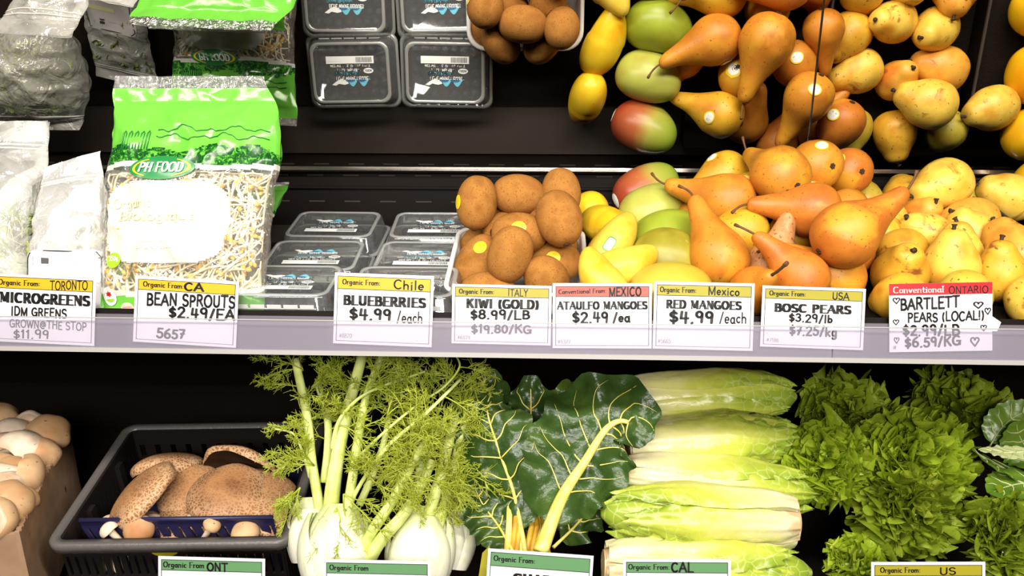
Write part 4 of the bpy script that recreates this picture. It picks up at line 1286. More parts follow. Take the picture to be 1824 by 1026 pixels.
def interp(tab, y):
    for (a, *va), (b_, *vb) in zip(tab, tab[1:]):
        if (a - y) * (b_ - y) <= 0:
            k = (y - a) / (b_ - a) if b_ != a else 0
            k = k * k * (3 - 2 * k)
            return [p + (q - p) * k for p, q in zip(va, vb)]
    return list(tab[-1][1:] if abs(y - tab[-1][0]) < abs(y - tab[0][0]) else tab[0][1:])


def pillow(base, side, spine, width, thick, seed, crumple=.0055, fscale=26, edge=.55, top=.9):
    """front/back sheet functions of a filled bag. spine(v), width(v) -> metres; u, v run 0..1"""
    def P(u, v, sgn):
        c = spine(v)
        t = (spine(min(1, v + .02)) - spine(max(0, v - .02))).normalized()
        n = side.cross(t).normalized()
        if n.y > 0:
            n = -n
        w = width(v)
        b_ = max(0, 1 - abs(2 * u - 1) ** 2.6) ** edge * (max(0, sin(pi * min(1, v / top + .0))) if v < top else 0) ** .6
        q = V((u * w * 1.0, v * .28, sgn * .02))
        r1 = 1 - abs(nz(q, fscale, seed)) * 2
        r2 = nz(q, fscale * 2.3, seed + 5)
        d = sgn * b_ * thick * (1 if sgn > 0 else .75) + crumple * (r1 - .5) * (.35 + .65 * min(1, b_ * 1.5)) + crumple * .4 * r2
        dx = .004 * nz(V((0, v * .28, sgn)), 30, seed)
        return c + side * ((u - .5) * w + dx) + n * d + n * sgn * .0006
    return P


def sprout_bag(spine, width, thick, seed, label, slabel, nspr=150, root=None, n=(70, 110)):
    side = RT.copy()
    P = pillow(None, side, spine, width, thick, seed)
    o = spine(.0)
    t = thing('sprout_bag', label, 'bag', o, 'printed bags of bean sprouts')

    def build(mb, name, mats, par=t, smooth=True):
        ob = mb.build(name, mats, par, smooth)
        ob.matrix_parent_inverse = Matrix.Translation(-o)
        return ob

    hill = lambda u: .705 + .012 * sin(u * 9 + 1) + .010 * sin(u * 23)
    low_ = lambda u: .130 + .035 * (2 * u - 1) ** 2

    def region(u, v, front=True):
        if v > .955:
            return 'seal'
        if v > hill(u):
            return 'green'
        if v > .645 + .01 * sin(u * 7):
            return 'trees'
        if v > .625 + .01 * sin(u * 7):
            return 'white'
        if v < low_(u):
            return 'green'
        if v < low_(u) + .02:
            return 'white'
        if front and ((u - .42) / .36) ** 4 + ((v - .42) / .155) ** 4 < 1:
            return 'white'
        return 'clear'
    for name, want, mats in (('printed_green_panel', ('green', 'trees'), [M['bag_green'], M['bag_trees']]), ('clear_window', ('clear', 'seal'), [M['bag_clear'], M['bag_seal']]), ('white_print', ('white',), [M['bag_white']])):
        mb = MB()
        for sg in (1, -1):
            mb.grid(lambda u, v: P(u, v, sg), n[0], n[1], keep=lambda u, v: (want.index(region(u, v, sg > 0)) if region(u, v, sg > 0) in want else None))
        build(mb, name, mats)
    off = lambda d: (lambda u, v: P(u, v, 1) + (P(u, v, 1) - P(u, v, -1)).normalized() * d)
    f1, f2, f3 = off(.0012), off(.0018), off(.0024)
    # logo: dark oval, yellow crescents, white letters
    mb = MB()
    mb.grid(lambda u, v: f1(.375 + .19 * u * cos(v * 2 * pi), .622 + .046 * u * sin(v * 2 * pi)), 4, 28, 0, True)
    for sg in (0, 1):
        mb.grid(lambda u, v: f2(.375 + (.150 + .018 * u * sin(pi * v)) * cos(radians(-58 + 116 * v) + pi * sg), .622 + (.036 + .004 * u) * sin(radians(-58 + 116 * v) + pi * sg)), 1, 14, 1)
    lay_text(mb, 'PH FOOD', f3, .255, .50, .606, .034, 1, 2, serif=True, pen=.13, track=.16)
    build(mb, 'logo', [M['logo_green'], M['sticker_yellow'], M['white']])
    mb = MB()
    mb.grid(lambda u, v: f1(.115 + .048 * u * cos(v * 2 * pi), .280 + .030 * u * sin(v * 2 * pi)), 3, 22, 0, True)
    lay_text(mb, '350g', f2, .083, .147, .278, .018, 1, 1, pen=.16)
    build(mb, 'weight_badge', [M['badge_green'], M['white']])
    mb = MB()
    mb.grid(lambda u, v: f2(.075 + .05 * (.86 + .14 * u) * cos(v * 2 * pi), .145 + .034 * (.86 + .14 * u) * sin(v * 2 * pi)), 1, 24, 0, True)
    mb.grid(lambda u, v: f1(.075 + .043 * u * cos(v * 2 * pi), .145 + .029 * u * sin(v * 2 * pi)), 2, 24, 0, True)
    leaf = [(0, .02), (.006, .010), (.018, .013), (.014, .003), (.02, -.004), (.005, -.004), (0, -.012), (-.005, -.004), (-.02, -.004), (-.014, .003), (-.018, .013), (-.006, .010)]
    mb.add([f3(.075 + a * 1.1, .152 + b_ * .75) for a, b_ in leaf], [tuple(range(12))], 1)
    mb.grid(lambda u, v: f3(.075 + .032 * (u - .5) * 2, .137 - .012 * v * (1 - (u - .5) ** 2 * 3)), 8, 1, 2)
    build(mb, 'maple_leaf_seal', [M['white'], M['red'], M['badge_green']])
    mb = MB()
    mb.grid(lambda u, v: f1(.185 + .045 * u * cos(v * 2 * pi), .098 + .022 * u * sin(v * 2 * pi)), 3, 22, 0, True)
    lay_text(mb, '-----', f2, .155, .215, .097, .013, 1, 1, pen=.14)
    build(mb, 'round_seal', [flat('seal_pink', (.75, .5, .42), .5), M['red']])
    mb = MB()
    lay_text(mb, 'Organic', f2, .10, .34, .475, .036, 1, 0, serif=True, pen=.08)
    lay_text(mb, 'Biologique', f2, .14, .60, .425, .036, 1, 0, serif=True, pen=.08)
    lay_text(mb, '- ----------', f2, .27, .46, .335, .012, 1, 1, pen=.1)
    lay_text(mb, '---- -- -----', f2, .27, .50, .312, .012, 1, 1, pen=.1)
    build(mb, 'printed_words', [M['pale_print'], M['ink_grey']])
    mb = MB()
    ln = lambda u0, v0, u1, v1: None
    for y0, a0 in ((.775, 3), (.745, 5)):
        pts = [f1(.30 + .65 * k / 40, y0 + .014 * sin(k * .5 + a0) * sin(k * .17) + .006 * abs(sin(k * .9 + a0))) for k in range(41)]
        mb.tube(pts, .0005, 4)
    for k in range(5):
        u = .10 + .035 * k
        mb.tube([f1(u, .70), f1(u, .765), f1(u + .008, .775), f1(u + .016, .765), f1(u + .016, .70)], .0006, 4)
    build(mb, 'printed_drawing', M['logo_green'])
    # the sprouts inside
    rnd = random.Random(seed)
    mb = MB()
    for k in range(nspr):
        u, v = rnd.uniform(.06, .94), rnd.uniform(.07, .61)
        a = rnd.uniform(0, pi)
        L = rnd.uniform(.035, .075)
        dep = rnd.uniform(.12, .6)
        pts = []
        cv = rnd.uniform(-1.6, 1.6)
        uu, vv = u, v
        for q in range(7):
            pts.append(P(min(.96, max(.04, uu)), min(.615, max(.05, vv)), 1).lerp(P(min(.96, max(.04, uu)), min(.615, max(.05, vv)), -1), min(.85, dep + .02 * q)))
            a += cv / 7
            uu += cos(a) * L / 7 / .19
            vv += sin(a) * L / 7 / .28
        mb.tube(catmull(pts, 12), [.0014 - .0006 * (i / 12) for i in range(13)], 6, 0)
        c = pts[0]
        d = (pts[0] - pts[1]).normalized()
        R_ = frame(d)
        r = rnd.uniform(.0028, .0036)
        mb.grid(lambda s_, w_: c + R_ @ V((sin(pi * s_) * cos(w_ * 2 * pi) * r * .75, sin(pi * s_) * sin(w_ * 2 * pi) * r * .75, (1 - cos(pi * s_)) * r)), 5, 7, 1, True)
    s = mb.build('bean_sprouts', [M['sprout'], M['bean']])
    tag(s, slabel, 'sprouts', None, 'stuff')
    return t


tabF = [(135, 205, 470), (200, 203, 496), (260, 200, 500), (300, 191, 498), (340, 186, 490), (420, 184, 482), (500, 179, 474), (600, 182, 462)]


def spF(v):
    y = 598 + (136 - 598) * v
    L, R = interp(tabF, y)
    return at((L + R) / 2, y, .895 + .045 * v - .0 * v)


def wdF(v):
    y = 598 + (136 - 598) * v
    L, R = interp(tabF, y)
    return (R - L) * (.895 + .045 * v) / F


sprout_bag(spF, wdF, .026, 11, 'green and clear printed bag of bean sprouts standing upright behind its price card', 'bean sprouts packed inside the upright front bag', 420, n=(84, 150))
xb = spF(.3).x


def line_sp(p0, p1, sag):
    p0, p1 = V(p0), V(p1)
    return lambda v: p0.lerp(p1, v) + V((0, 0, sag * sin(pi * v)))


sprout_bag(line_sp((xb - .046, .905, 1.195), (xb - .040, .992, 1.292), .010), lambda v: .180 - .012 * sin(pi * v), .018, 23, 'printed bag of bean sprouts leaning back behind the upright one', 'bean sprouts inside the leaning middle bag', 160, n=(50, 90))
sprout_bag(line_sp((xb - .040, .915, deck_z(.915) + .022), (xb - .050, 1.125, 1.272), .004), lambda v: .180 - .012 * sin(pi * v), .018, 37, 'printed bag of bean sprouts lying rearmost, reflected in the mirror', 'bean sprouts inside the rearmost lying bag', 260, n=(50, 90))


def zip_bag(spine, width, thick, seed, label, mat, greens, glabel, shear=0, labelbox=None, ng=60, region=(.05, .9, .05, .5), n=(46, 70), side=None):
    side = (side or RT).copy()
    P0 = pillow(None, side, spine, width, thick, seed, .006, 22)
    P = lambda u, v, s: P0(u, v, s) + UP * (shear * (u - .45) * v ** 3)
    o = spine(0)
    t = thing('zip_bag', label, 'bag', o, 'clear zip bags of microgreens')

    def build(mb, name, mats, smooth=True):
        ob = mb.build(name, mats, t, smooth)
        ob.matrix_parent_inverse = Matrix.Translation(-o)
    mb = MB()
    for sg in (1, -1):
        mb.grid(lambda u, v: P(u, v, sg), n[1], n[0]) if False else mb.grid(lambda u, v: P(u, v, sg), n[0], n[1])
    build(mb, 'film', M[mat])
    mb = MB()
    for vv in (.865, .885):
        mb.tube([P(k / 24, vv, 1) for k in range(25)], .0011, 5)
    build(mb, 'zip_seal', M['bag_white'])
    if labelbox:
        u0, u1, v0, v1 = labelbox
        nn = lambda u, v, d: P(u, v, 1) + (P(u, v, 1) - P(u, v, -1)).normalized() * d
        G_ = lambda d: (lambda u, v: nn(u0 + (u1 - u0) * u, v0 + (v1 - v0) * v, d))
        mb = MB()
        mb.grid(G_(.0012), 10, 10, 0)
        g = G_(.0018)
        pts = [g(.02, .03), g(.02, .5), g(.02, .9), g(.06, .97), g(.3, .98), g(.6, .98), g(.94, .97), g(.98, .9), g(.98, .5), g(.98, .03)]
        mb.tube(pts, .0006, 4, 1)
        mb.grid(lambda u, v: g(.12 + .50 * u, .50 + .08 * v), 4, 1, 2)
        mb.grid(lambda u, v: g(.26 + .09 * u, .76 + .10 * v), 1, 1, 1)
        lay_text(mb, '----- ----', g, .42, .72, .77, .06, 1, 3, pen=.1)
        build(mb, 'paper_label', [M['card'], M['ink'], M['pale_print'], M['ink_grey']])
    rnd = random.Random(seed)
    mb = MB()
    a0, a1, b0, b1 = region
    for k in range(ng):
        u, v = rnd.uniform(a0, a1), rnd.uniform(b0, b1)
        c = P(u, v, 1).lerp(P(u, v, -1), rnd.uniform(.12, .8))
        a = rnd.gauss(pi / 2, .6)
        L = rnd.uniform(.025, .05)
        d = side * cos(a) + UP * sin(a)
        e = side * rnd.uniform(-1, 1) + UP * rnd.uniform(-1, 1)
        q = [P(min(a1, max(a0, u + cos(a) * L * s_ / width(.4))), min(b1, max(b0, v + sin(a) * L * s_ / .26)), 1).lerp(P(u, v, -1), .25) for s_ in (0, .33, .66, 1)]
        mb.tube(catmull(q, 6), .0007, 4, 1)
        tip = q[-1]
        for sg in (-1, 1):
            R_ = frame(d + e * .6 * sg, rnd.uniform(0, 6))
            w_, l_ = rnd.uniform(.003, .006), rnd.uniform(.006, .011)
            mb.grid(lambda s_, x: tip + R_ @ V(((x - .5) * 2 * w_ * sin(pi * min(1, s_ * .9 + .08)), .002 * sin(pi * s_) * (1 - abs(2 * x - 1)), s_ * l_)), 4, 4, 0)
    s = mb.build('microgreens', [M['micro'], M['micro_stem']])
    tag(s, glabel, 'microgreens', None, 'stuff')
    return t


tab1 = [(216, -60, 87), (290, -62, 85), (340, -66, 70), (420, -72, 62), (600, -70, 60)]
tab2 = [(285, 78, 178), (330, 72, 184), (400, 62, 192), (445, 54, 196), (600, 48, 196)]


def px_spine(tab, yb, yt, wb, wt):
    def sp(v):
        y = yb + (yt - yb) * v
        L, R = interp(tab, y)
        return at((L + R) / 2, y, wb + (wt - wb) * v)

    def wd(v):
        y = yb + (yt - yb) * v
        L, R = interp(tab, y)
        return (R - L) * (wb + (wt - wb) * v) / F
    return sp, wd


sp, wd = px_spine(tab1, 598, 216, .93, .985)
zip_bag(sp, wd, .028, 51, 'tall clear zip bag of microgreens at the left edge of the shelf', 'zip_film', True, 'microgreens inside the tall clear bag at the left edge', 0, None, 120, (.35, .95, .10, .55))
sp, wd = px_spine(tab2, 598, 285, .915, .965)
zip_bag(sp, wd, .022, 67, 'clear zip bag whitened by painted glare, with a white black-edged label behind the microgreens card', 'zip_film_white', True, 'microgreens inside the glare-whitened bag with the white label', .018, (.03, .97, .13, .46), 40, (.1, .9, .25, .6))
c3 = mirrored(at(50, 135, 1.19))
zip_bag(lambda v: c3 + V((.0, -.075 + .15 * v, -.02 + .035 * v)), lambda v: .12 + .05 * sin(pi * v), .05, 71, 'plump clear bag of microgreens lying at the back left, seen in the mirror', 'zip_film', True, 'microgreens in the plump bag at the back, seen in the mirror', 0, None, 260, (.08, .92, .10, .80), (40, 50), V((1, 0, 0)))
c4 = mirrored(at(205, 55, 1.2))
zip_bag(lambda v: c4 + V((-.0 + .01 * v, -.07 + .14 * v, -.01 + .03 * v)), lambda v: .088, .014, 83, 'flat clear bag with a white label lying at the back, seen in the mirror', 'zip_film_white', True, 'microgreens in the flat labelled bag, seen in the mirror', .0, (.12, .88, .05, .50), 30, (.1, .9, .3, .8), (30, 40), V((1, .25, 0)).normalized())
# ------------------------------------------------------------------ lower shelf: mushrooms
M['cardboard'] = fruit('brown_cardboard', [(.30, .18, .105), (.38, .235, .145), (.26, .15, .085)], 14, (.12, .05, .025), 40, .70, rough=.85, bump=.2, bscale=120, spec=.1)
M['cap'] = fruit('brown_mushroom_cap', [(.50, .27, .12), (.62, .40, .22), (.44, .20, .08)], 22, (.20, .09, .03), 160, .68, rough=.6, bump=.1, spec=.25)
M['cap_white'] = fruit('pale_mushroom_flesh', [(.66, .48, .34), (.78, .64, .50), (.56, .38, .24)], 26, (.35, .22, .12), 150, .70, rough=.65, bump=.15, spec=.2)
M['gills'] = flat('dark_brown_gills', (.045, .022, .012), .85, spec=.1, bump=.4, bscale=200)
mm, nt, b, o = mat_new('portobello_cap')
v = coords(nt)
c = ramp(nt, tex(nt, v, 'Noise', 14, 4), [(.32, (.20, .07, .02)), (.5, (.38, .17, .058)), (.68, (.17, .058, .016))])
vor = nt.nodes.new('ShaderNodeTexVoronoi')
vor.feature = 'DISTANCE_TO_EDGE'
vor.inputs['Scale'].default_value = 240
wv = nt.nodes.new('ShaderNodeVectorMath')
wn = nt.nodes.new('ShaderNodeTexNoise')
wn.inputs['Scale'].default_value = 60
nt.links.new(v, wn.inputs['Vector'])
wv.operation = 'MULTIPLY_ADD'
wv.inputs[1].default_value = (.012, .012, .012)
nt.links.new(wn.outputs['Color'], wv.inputs[0])
nt.links.new(v, wv.inputs[2])
nt.links.new(wv.outputs[0], vor.inputs['Vector'])
tc = nt.nodes.new('ShaderNodeTexCoord')
sp_ = nt.nodes.new('ShaderNodeSeparateXYZ')
nt.links.new(tc.outputs['Object'], sp_.inputs[0])
zr = ramp(nt, sp_.outputs[2], [(0.0, (1, 1, 1)), (.010, (.75, .75, .75)), (.022, (.08, .08, .08))])     # crackle towards the rim
cr = ramp(nt, vor.outputs['Distance'], [(.02, (1, 1, 1)), (.22, (0, 0, 0))])
mk = mix(nt, 1.0, zr, cr, 'MULTIPLY')
c = mix(nt, mk, c, (.66, .43, .25))
nt.links.new(c, b.inputs['Base Color'])
b.inputs['Roughness'].default_value = .6
bpn = nt.nodes.new('ShaderNodeBump')
bpn.inputs['Strength'].default_value = .5
bpn.inputs['Distance'].default_value = .001
nt.links.new(vor.outputs['Distance'], bpn.inputs['Height'])
nt.links.new(bpn.outputs['Normal'], b.inputs['Normal'])
M['porto'] = mm
M['navy'] = flat('navy_blue_plastic', (.018, .016, .065), .4)
M['crate_rim'] = flat('glint_greyed_black_rim', (.11, .10, .095), .35, bump=.3, bscale=150)  # black plastic lightened to grey, its glint put into the colour
M['crate'] = flat('black_crate_plastic', (.012, .009, .008), .45, spec=.3)


def mushroom(p, axis, R, name, label, cat, group, mat='cap', stem=.0, flatten=.62, under='gills', seed=1, curl=.25, wav=.04, stem_mat='cap_white', stem_r=.36):
    t = thing(name, label, cat, p, group)
    t.rotation_euler = frame(V(axis), seed * 1.3).to_euler()
    lob = lambda a, r: 1 + wav * nz((cos(a) * 1.2, sin(a) * 1.2, r), 1.3, seed) * 2 * r

    def top(u, v):
        a = 2 * pi * v
        th = u * (pi / 2 + curl)
        r = sin(th) * R * lob(a, u)
        dz = wav * R * nz((cos(a), sin(a), 3), 1.1, seed + 9) * 2 * u * u
        return V((r * cos(a), r * sin(a), (cos(th)) * R * flatten + dz))
    nv = 40
    MB().grid(top, 20, nv, wrap=True).build('cap', M[mat], t)

    def und(u, v):
        e = top(1, v)
        k = 1 - u
        return V((e.x * (.10 + .90 * k), e.y * (.10 + .90 * k), e.z * k + (1 - k) * R * flatten * .30 + .10 * R * sin(pi * u)))
    MB().grid(und, 8, nv, wrap=True).build('gills', M[under], t)
    if stem:
        r = R * stem_r
        pts = [V((0, 0, R * flatten * .3)), V((R * .03, 0, -stem * .4)), V((R * .08, R * .05, -stem * .8)), V((R * .1, R * .06, -stem))]
        MB().tube(catmull(pts, 9), [r * (1.05 - .12 * sin(i / 9 * pi)) * (1 if i < 9 else .8) for i in range(10)], 14).build('stem', M[stem_mat], t)
    return t


# cardboard box of brown button mushrooms
a_, b_ = at(34, 947, .885), at(123, 757, 1.11)
bdir = (b_ - a_)
bl = bdir.length
by_ = bdir.normalized()
bx_ = V((1, 0, 0))
bx_ = (bx_ - by_ * bx_.dot(by_)).normalized()
bz_ = bx_.cross(by_)
BOX = Matrix((bx_, by_, bz_)).transposed()
t = thing('cardboard_box', 'open brown cardboard box of button mushrooms at the left edge', 'box', a_)
t.rotation_euler = BOX.to_euler()
bw_, bh_, bt = .30, .125, .005
rnd = random.Random(3)
for nm, lo, hi in (('side_wall', (-bt, 0, -bh_), (0, bl, 0)), ('side_wall', (-bw_, 0, -bh_), (-bw_ + bt, bl, 0)), ('front_wall', (-bw_ + bt, 0, -bh_), (-bt, bt, -.002)), ('back_wall', (-bw_ + bt, bl - bt, -bh_), (-bt, bl, -.004)), ('bottom', (-bw_ + bt, bt, -bh_), (-bt, bl - bt, -bh_ + bt))):
    mb = MB()
    if nm == 'side_wall':
        n = 60
        for k in range(n):          # ragged corrugated top edge
            y0, y1 = lo[1] + (hi[1] - lo[1]) * k / n, lo[1] + (hi[1] - lo[1]) * (k + 1) / n
            mb.box((lo[0], y0, lo[2]), (hi[0], y1, -.002 * (k % 2) - rnd.uniform(0, .002)))
    else:
        mb.box(lo, hi)
    mb.build(nm, M['cardboard'], t, False)
G = 'brown button mushrooms in the cardboard box'
for i, (px, py, w, R, ax, mt, st, lb) in enumerate((
        (-8, 752, 1.09, .030, (-.2, -.9, -.3), 'cap', 0, 'brown button mushroom at the back left of the box, cut by the frame edge'),
        (26, 776, 1.07, .027, (.25, -.85, .45), 'cap_white', .034, 'white button mushroom at the back of the box, second from the frame edge'),
        (56, 764, 1.085, .024, (-.3, -.2, 1), 'cap_white', .045, 'white button mushroom with its stem up at the back of the box'),
        (86, 772, 1.065, .027, (.35, -.75, -.5), 'cap', 0, 'tan button mushroom at the back right corner of the cardboard box'),
        (10, 803, 1.035, .027, (-.3, -.75, .5), 'cap', .032, 'button mushroom showing its stem in the upper left of the box'),
        (44, 805, 1.03, .031, (.5, -.75, .40), 'cap_white', .040, 'pale button mushroom with its open underside and stem towards the lower left'),
        (74, 810, 1.03, .022, (.6, -.6, -.3), 'cap', 0, 'tan button mushroom against the right wall of the cardboard box, second row'),
        (44, 850, .975, .026, (.75, .25, .30), 'cap', .035, 'tan button mushroom with a white stem pointing up left, by the right wall'),
        (12, 845, .985, .024, (-.2, -.8, -.4), 'cap', 0, 'orange-brown button mushroom in the shade of the box centre'),
        (-6, 836, .99, .022, (.1, -.8, -.5), 'cap', 0, 'light brown button mushroom at the left frame edge, third row'),
        (8, 870, .95, .021, (-.1, -.6, -.7), 'cap_white', 0, 'small pale button mushroom at the left frame edge, above the front ones'),
        (10, 900, .92, .028, (.25, -.7, -.7), 'cap', 0, 'smooth light brown button mushroom in the front of the box'),
        (38, 890, .945, .018, (.5, -.7, -.4), 'cap', 0, 'small tan button mushroom at the front against the right box wall'),
        (-12, 930, .895, .026, (.3, .3, 1), 'cap', .026, 'button mushroom at the front left showing its wide white cut stem'))):
    mushroom(at(px, py, w), imgdir(*ax), R, 'button_mushroom', lb, 'mushroom', G, mt, st, .8, 'cap_white' if i not in (5,) else 'gills', i + 3, .42, .10, stem_r=.42 if i != 13 else .78)

# black crate
cA, cB = at(75, 975, .92), at(515, 968, .92)
cw = (cB - cA).length
cx_ = (cB - cA).normalized()
back = (at(365, 755, 1.12) - at(295, 972, .92))
cd = back.length
cy_ = (back - cx_ * back.dot(cx_)).normalized()
cz_ = cx_.cross(cy_)
CR = Matrix((cx_, cy_, cz_)).transposed()
t = thing('plastic_crate', 'black perforated plastic crate holding portobello mushrooms', 'crate', cA)
t.rotation_euler = CR.to_euler()
ch, ct = .100, .004


def wall(mb, x0, x1, nslot, rows, top, bot, place, slot_frac=.35):
    """bars of a perforated wall; place(a, z0, a2, z1) adds one bar"""
    place(x0, top - .022, x1, top)
    zz = top - .022
    rh = (zz - bot) / rows
    for r_ in range(rows):
        zb = zz - rh * (r_ + 1)
        place(x0, zb, x1, zb + rh * .22)
        st = (x1 - x0) / nslot
        for k in range(nslot + 1):
            a = x0 + st * k
            place(max(x0, a - st * (1 - slot_frac) / 2), zb + rh * .22, min(x1, a + st * (1 - slot_frac) / 2), zb + rh)


ins = .012
for nm in ('front_wall', 'back_wall', 'side_wall', 'side_wall_'):
    mb = MB()
    if nm in ('front_wall', 'back_wall'):
        y0 = ins if nm == 'front_wall' else cd - ins
        wall(mb, ins, cw - ins, 26 if nm == 'front_wall' else 12, 2 if nm == 'front_wall' else 3, -.002, -ch, lambda a, z0, a2, z1: mb.box((a, y0 - ct / 2, z0), (a2, y0 + ct / 2, z1)))
    else:
        x0 = ins if nm == 'side_wall' else cw - ins
        wall(mb, ins, cd - ins, 18, 3, -.002, -ch, lambda a, z0, a2, z1: mb.box((x0 - ct / 2, a, z0), (x0 + ct / 2, a2, z1)), .25)
        for yy in (.07, .15):
            s_ = 1 if x0 < .1 else -1
            mb.box((x0, yy, -ch), (x0 + s_ * .008, yy + .012, -.012))
    mb.build(nm.rstrip('_'), M['crate'], t, False)
MB().box((ins, ins, -ch - .003), (cw - ins, cd - ins, -ch)).build('bottom', M['crate'], t, False)
cen = V((cw / 2, cd / 2, 0))
off_ = lambda l: [p + cen for p in l]
MB().loft([off_(rr(cw - 2 * ins + .004, cd - 2 * ins + .004, .010, -.010)), off_(rr(cw - 2 * ins + .002, cd - 2 * ins + .002, .010, 0)), off_(rr(cw - .004, cd - .004, .016, .001)), off_(rr(cw, cd, .018, -.002)), off_(rr(cw - .001, cd - .001, .018, -.011)), off_(rr(cw - .004, cd - .004, .017, -.011))]).build('rim', M['crate_rim'], t)
mb = MB().grid(lambda u, v: V((cw * .47 + .017 * (u - .5) * 2, ins - ct / 2 - .0012, -.014 - .011 * v * sqrt(max(0, 1 - (2 * u - 1) ** 2)))), 12, 3)
mb.build('paper_patch', M['olive'], t)
# navy basket standing inside the crate
nb0 = V((ins + .014, .036, 0))
nw, nd, nh = cw - 2 * ins - .028, cd - .036 - ins - .012, .088
t2 = thing('plastic_basket', 'navy blue slotted basket inside the black crate', 'basket', cA + CR @ nb0)
t2.rotation_euler = CR.to_euler()
mb = MB()
zt = .004
mb.box((0, 0, zt - .011), (nw, .003, zt))
mb.box((0, 0, -nh), (nw, .003, zt - .034))
n = 17
st = nw / n
for k in range(n + 1):
    a = st * k - st * .34
    b2 = a + st * .68
    lo_, hi_ = max(0, a), min(nw, b2)
    q = [(lo_, zt - .011), (hi_, zt - .011), (min(nw, hi_ + .007), zt - .034), (min(nw, lo_ + .007), zt - .034)]
    mb.add([(X, y, Z) for y in (0, .003) for X, Z in q], [(0, 1, 2, 3), (7, 6, 5, 4), (0, 4, 5, 1), (1, 5, 6, 2), (2, 6, 7, 3), (3, 7, 4, 0)])
mb.build('front_wall', M['navy'], t2, False)
for lo, hi, nm in (((0, .003, -nh), (.003, nd, -.045), 'side_wall'), ((nw - .003, .003, -nh), (nw, nd, -.045), 'side_wall'), ((.003, nd - .003, -nh), (nw - .003, nd, -.045), 'back_wall'), ((.003, .003, -nh), (nw - .003, nd - .003, -nh + .003), 'bottom')):
    MB().box(lo, hi).build(nm, M['navy'], t2, False)
MB().tube([(0, 0, zt + .001), (nw, 0, zt + .001)], .0028, 8).build('rim', M['navy'], t2)

G = 'portobello mushrooms in the black crate'
for i, (px, py, w, R, ax, fl, mt, lb) in enumerate((
        (256, 884, .99, .048, (-.62, -.70, -.36), .42, 'porto', 'big crackled portobello tilted at the front left of the crate'),
        (302, 832, 1.06, .043, (-.05, -1, .12), .42, 'porto', 'portobello at the back left of the crate, crackled rim showing over another'),
        (345, 880, 1.025, .042, (.2, -.75, -.6), .5, 'porto', 'portobello tucked between the front left and front right ones'),
        (430, 838, 1.05, .046, (.10, -.62, .78), .30, 'porto', 'upturned portobello at the back right of the crate, dark gills facing the aisle'),
        (403, 886, 1.0, .0475, (.05, -.80, -.60), .48, 'porto', 'largest domed portobello at the front right of the crate'),
        (474, 882, 1.02, .042, (.35, -.85, -.35), .42, 'porto', 'smooth brown portobello at the right behind the largest domed one'),
        (316, 934, .985, .028, (.0, -.8, -.5), .4, 'porto', 'small portobello low at the front middle, just above the navy basket rim'),
        (262, 942, .99, .034, (.1, -.9, -.3), .35, 'porto', 'flat portobello low at the front left, under the tilted one'),
        (490, 926, .985, .03, (.5, -.7, -.5), .4, 'porto', 'portobello low at the right front corner of the navy basket'))):
    mushroom(at(px, py, w), imgdir(*ax), R, 'portobello', lb, 'mushroom', G, mt, .0, fl, 'gills', i + 31, .42, .10)
for k in range(9):        # layer below, seen through the basket slots
    q = cA + CR @ V((.045 + .024 * k, .060, -.030))
    mushroom(q, CR @ V((.1, -.9, .4)), .017, 'button_mushroom', 'button mushroom behind the slots of the navy basket', 'mushroom', 'mushrooms behind the basket slots', 'cap_white', 0, .8, 'cap_white', k + 51, .3, .03)
G = 'loose mushrooms before the navy basket'
for i, (x, y, z, R, ax, mt, st, lb) in enumerate((
        (.060, .030, -.004, .011, (-.6, .2, .7), 'cap_white', .022, 'small pale mushroom stub at the left before the navy basket'),
        (.092, .032, -.006, .017, (.1, -.3, .9), 'cap', 0, 'round tan button mushroom at the left before the navy basket'),
        (.175, .033, -.002, .010, (.5, .1, .8), 'cap', .024, 'slim tan mushroom standing at the middle before the navy basket'),
        (.212, .030, -.012, .016, (0, -.2, 1), 'cap', 0, 'tan button mushroom at the right before the navy basket'),
        (.060, .027, -.045, .016, (-.2, -.6, .5), 'cap_white', 0, 'pale mushroom seen through the left slots of the crate front'),
        (.130, .027, -.046, .017, (.2, -.6, .5), 'cap', 0, 'tan mushroom seen through the middle slots of the crate front'),
        (.170, .027, -.046, .016, (.0, -.6, .5), 'cap_white', 0, 'pale mushroom seen through the crate slots right of the middle'),
        (.215, .027, -.046, .016, (.1, -.6, .5), 'cap', 0, 'tan mushroom seen through the right slots of the crate front'))):
    mushroom(cA + CR @ V((x, y, z)), CR @ V(ax), R, 'button_mushroom', lb, 'mushroom', G, mt, st, .8, 'cap_white', i + 71, .3, .03)


# ------------------------------------------------------------------ leaves
def leafy(name, cols, scale=30, rough=.4, tl=.35, bump=.3, bscale=90, spec=.4, tcol=None):
    m, nt, b, o = mat_new(name)
    v = coords(nt)
    c = ramp(nt, tex(nt, v, 'Noise', scale, 4), [(.3 + .4 * i / (len(cols) - 1), k) for i, k in enumerate(cols)])
    nt.links.new(c, b.inputs['Base Color'])
    b.inputs['Roughness'].default_value = rough
    b.inputs['Specular IOR Level'].default_value = spec
    add_bump(nt, b, bscale, bump, .003)
    if tl:
        t_ = nt.nodes.new('ShaderNodeBsdfTranslucent')
        nt.links.new(c, t_.inputs[0])
        ms = nt.nodes.new('ShaderNodeMixShader')
        ms.inputs[0].default_value = tl
        nt.links.new(b.outputs[0], ms.inputs[1])
        nt.links.new(t_.outputs[0], ms.inputs[2])
        nt.links.new(ms.outputs[0], o.inputs[0])
    return m


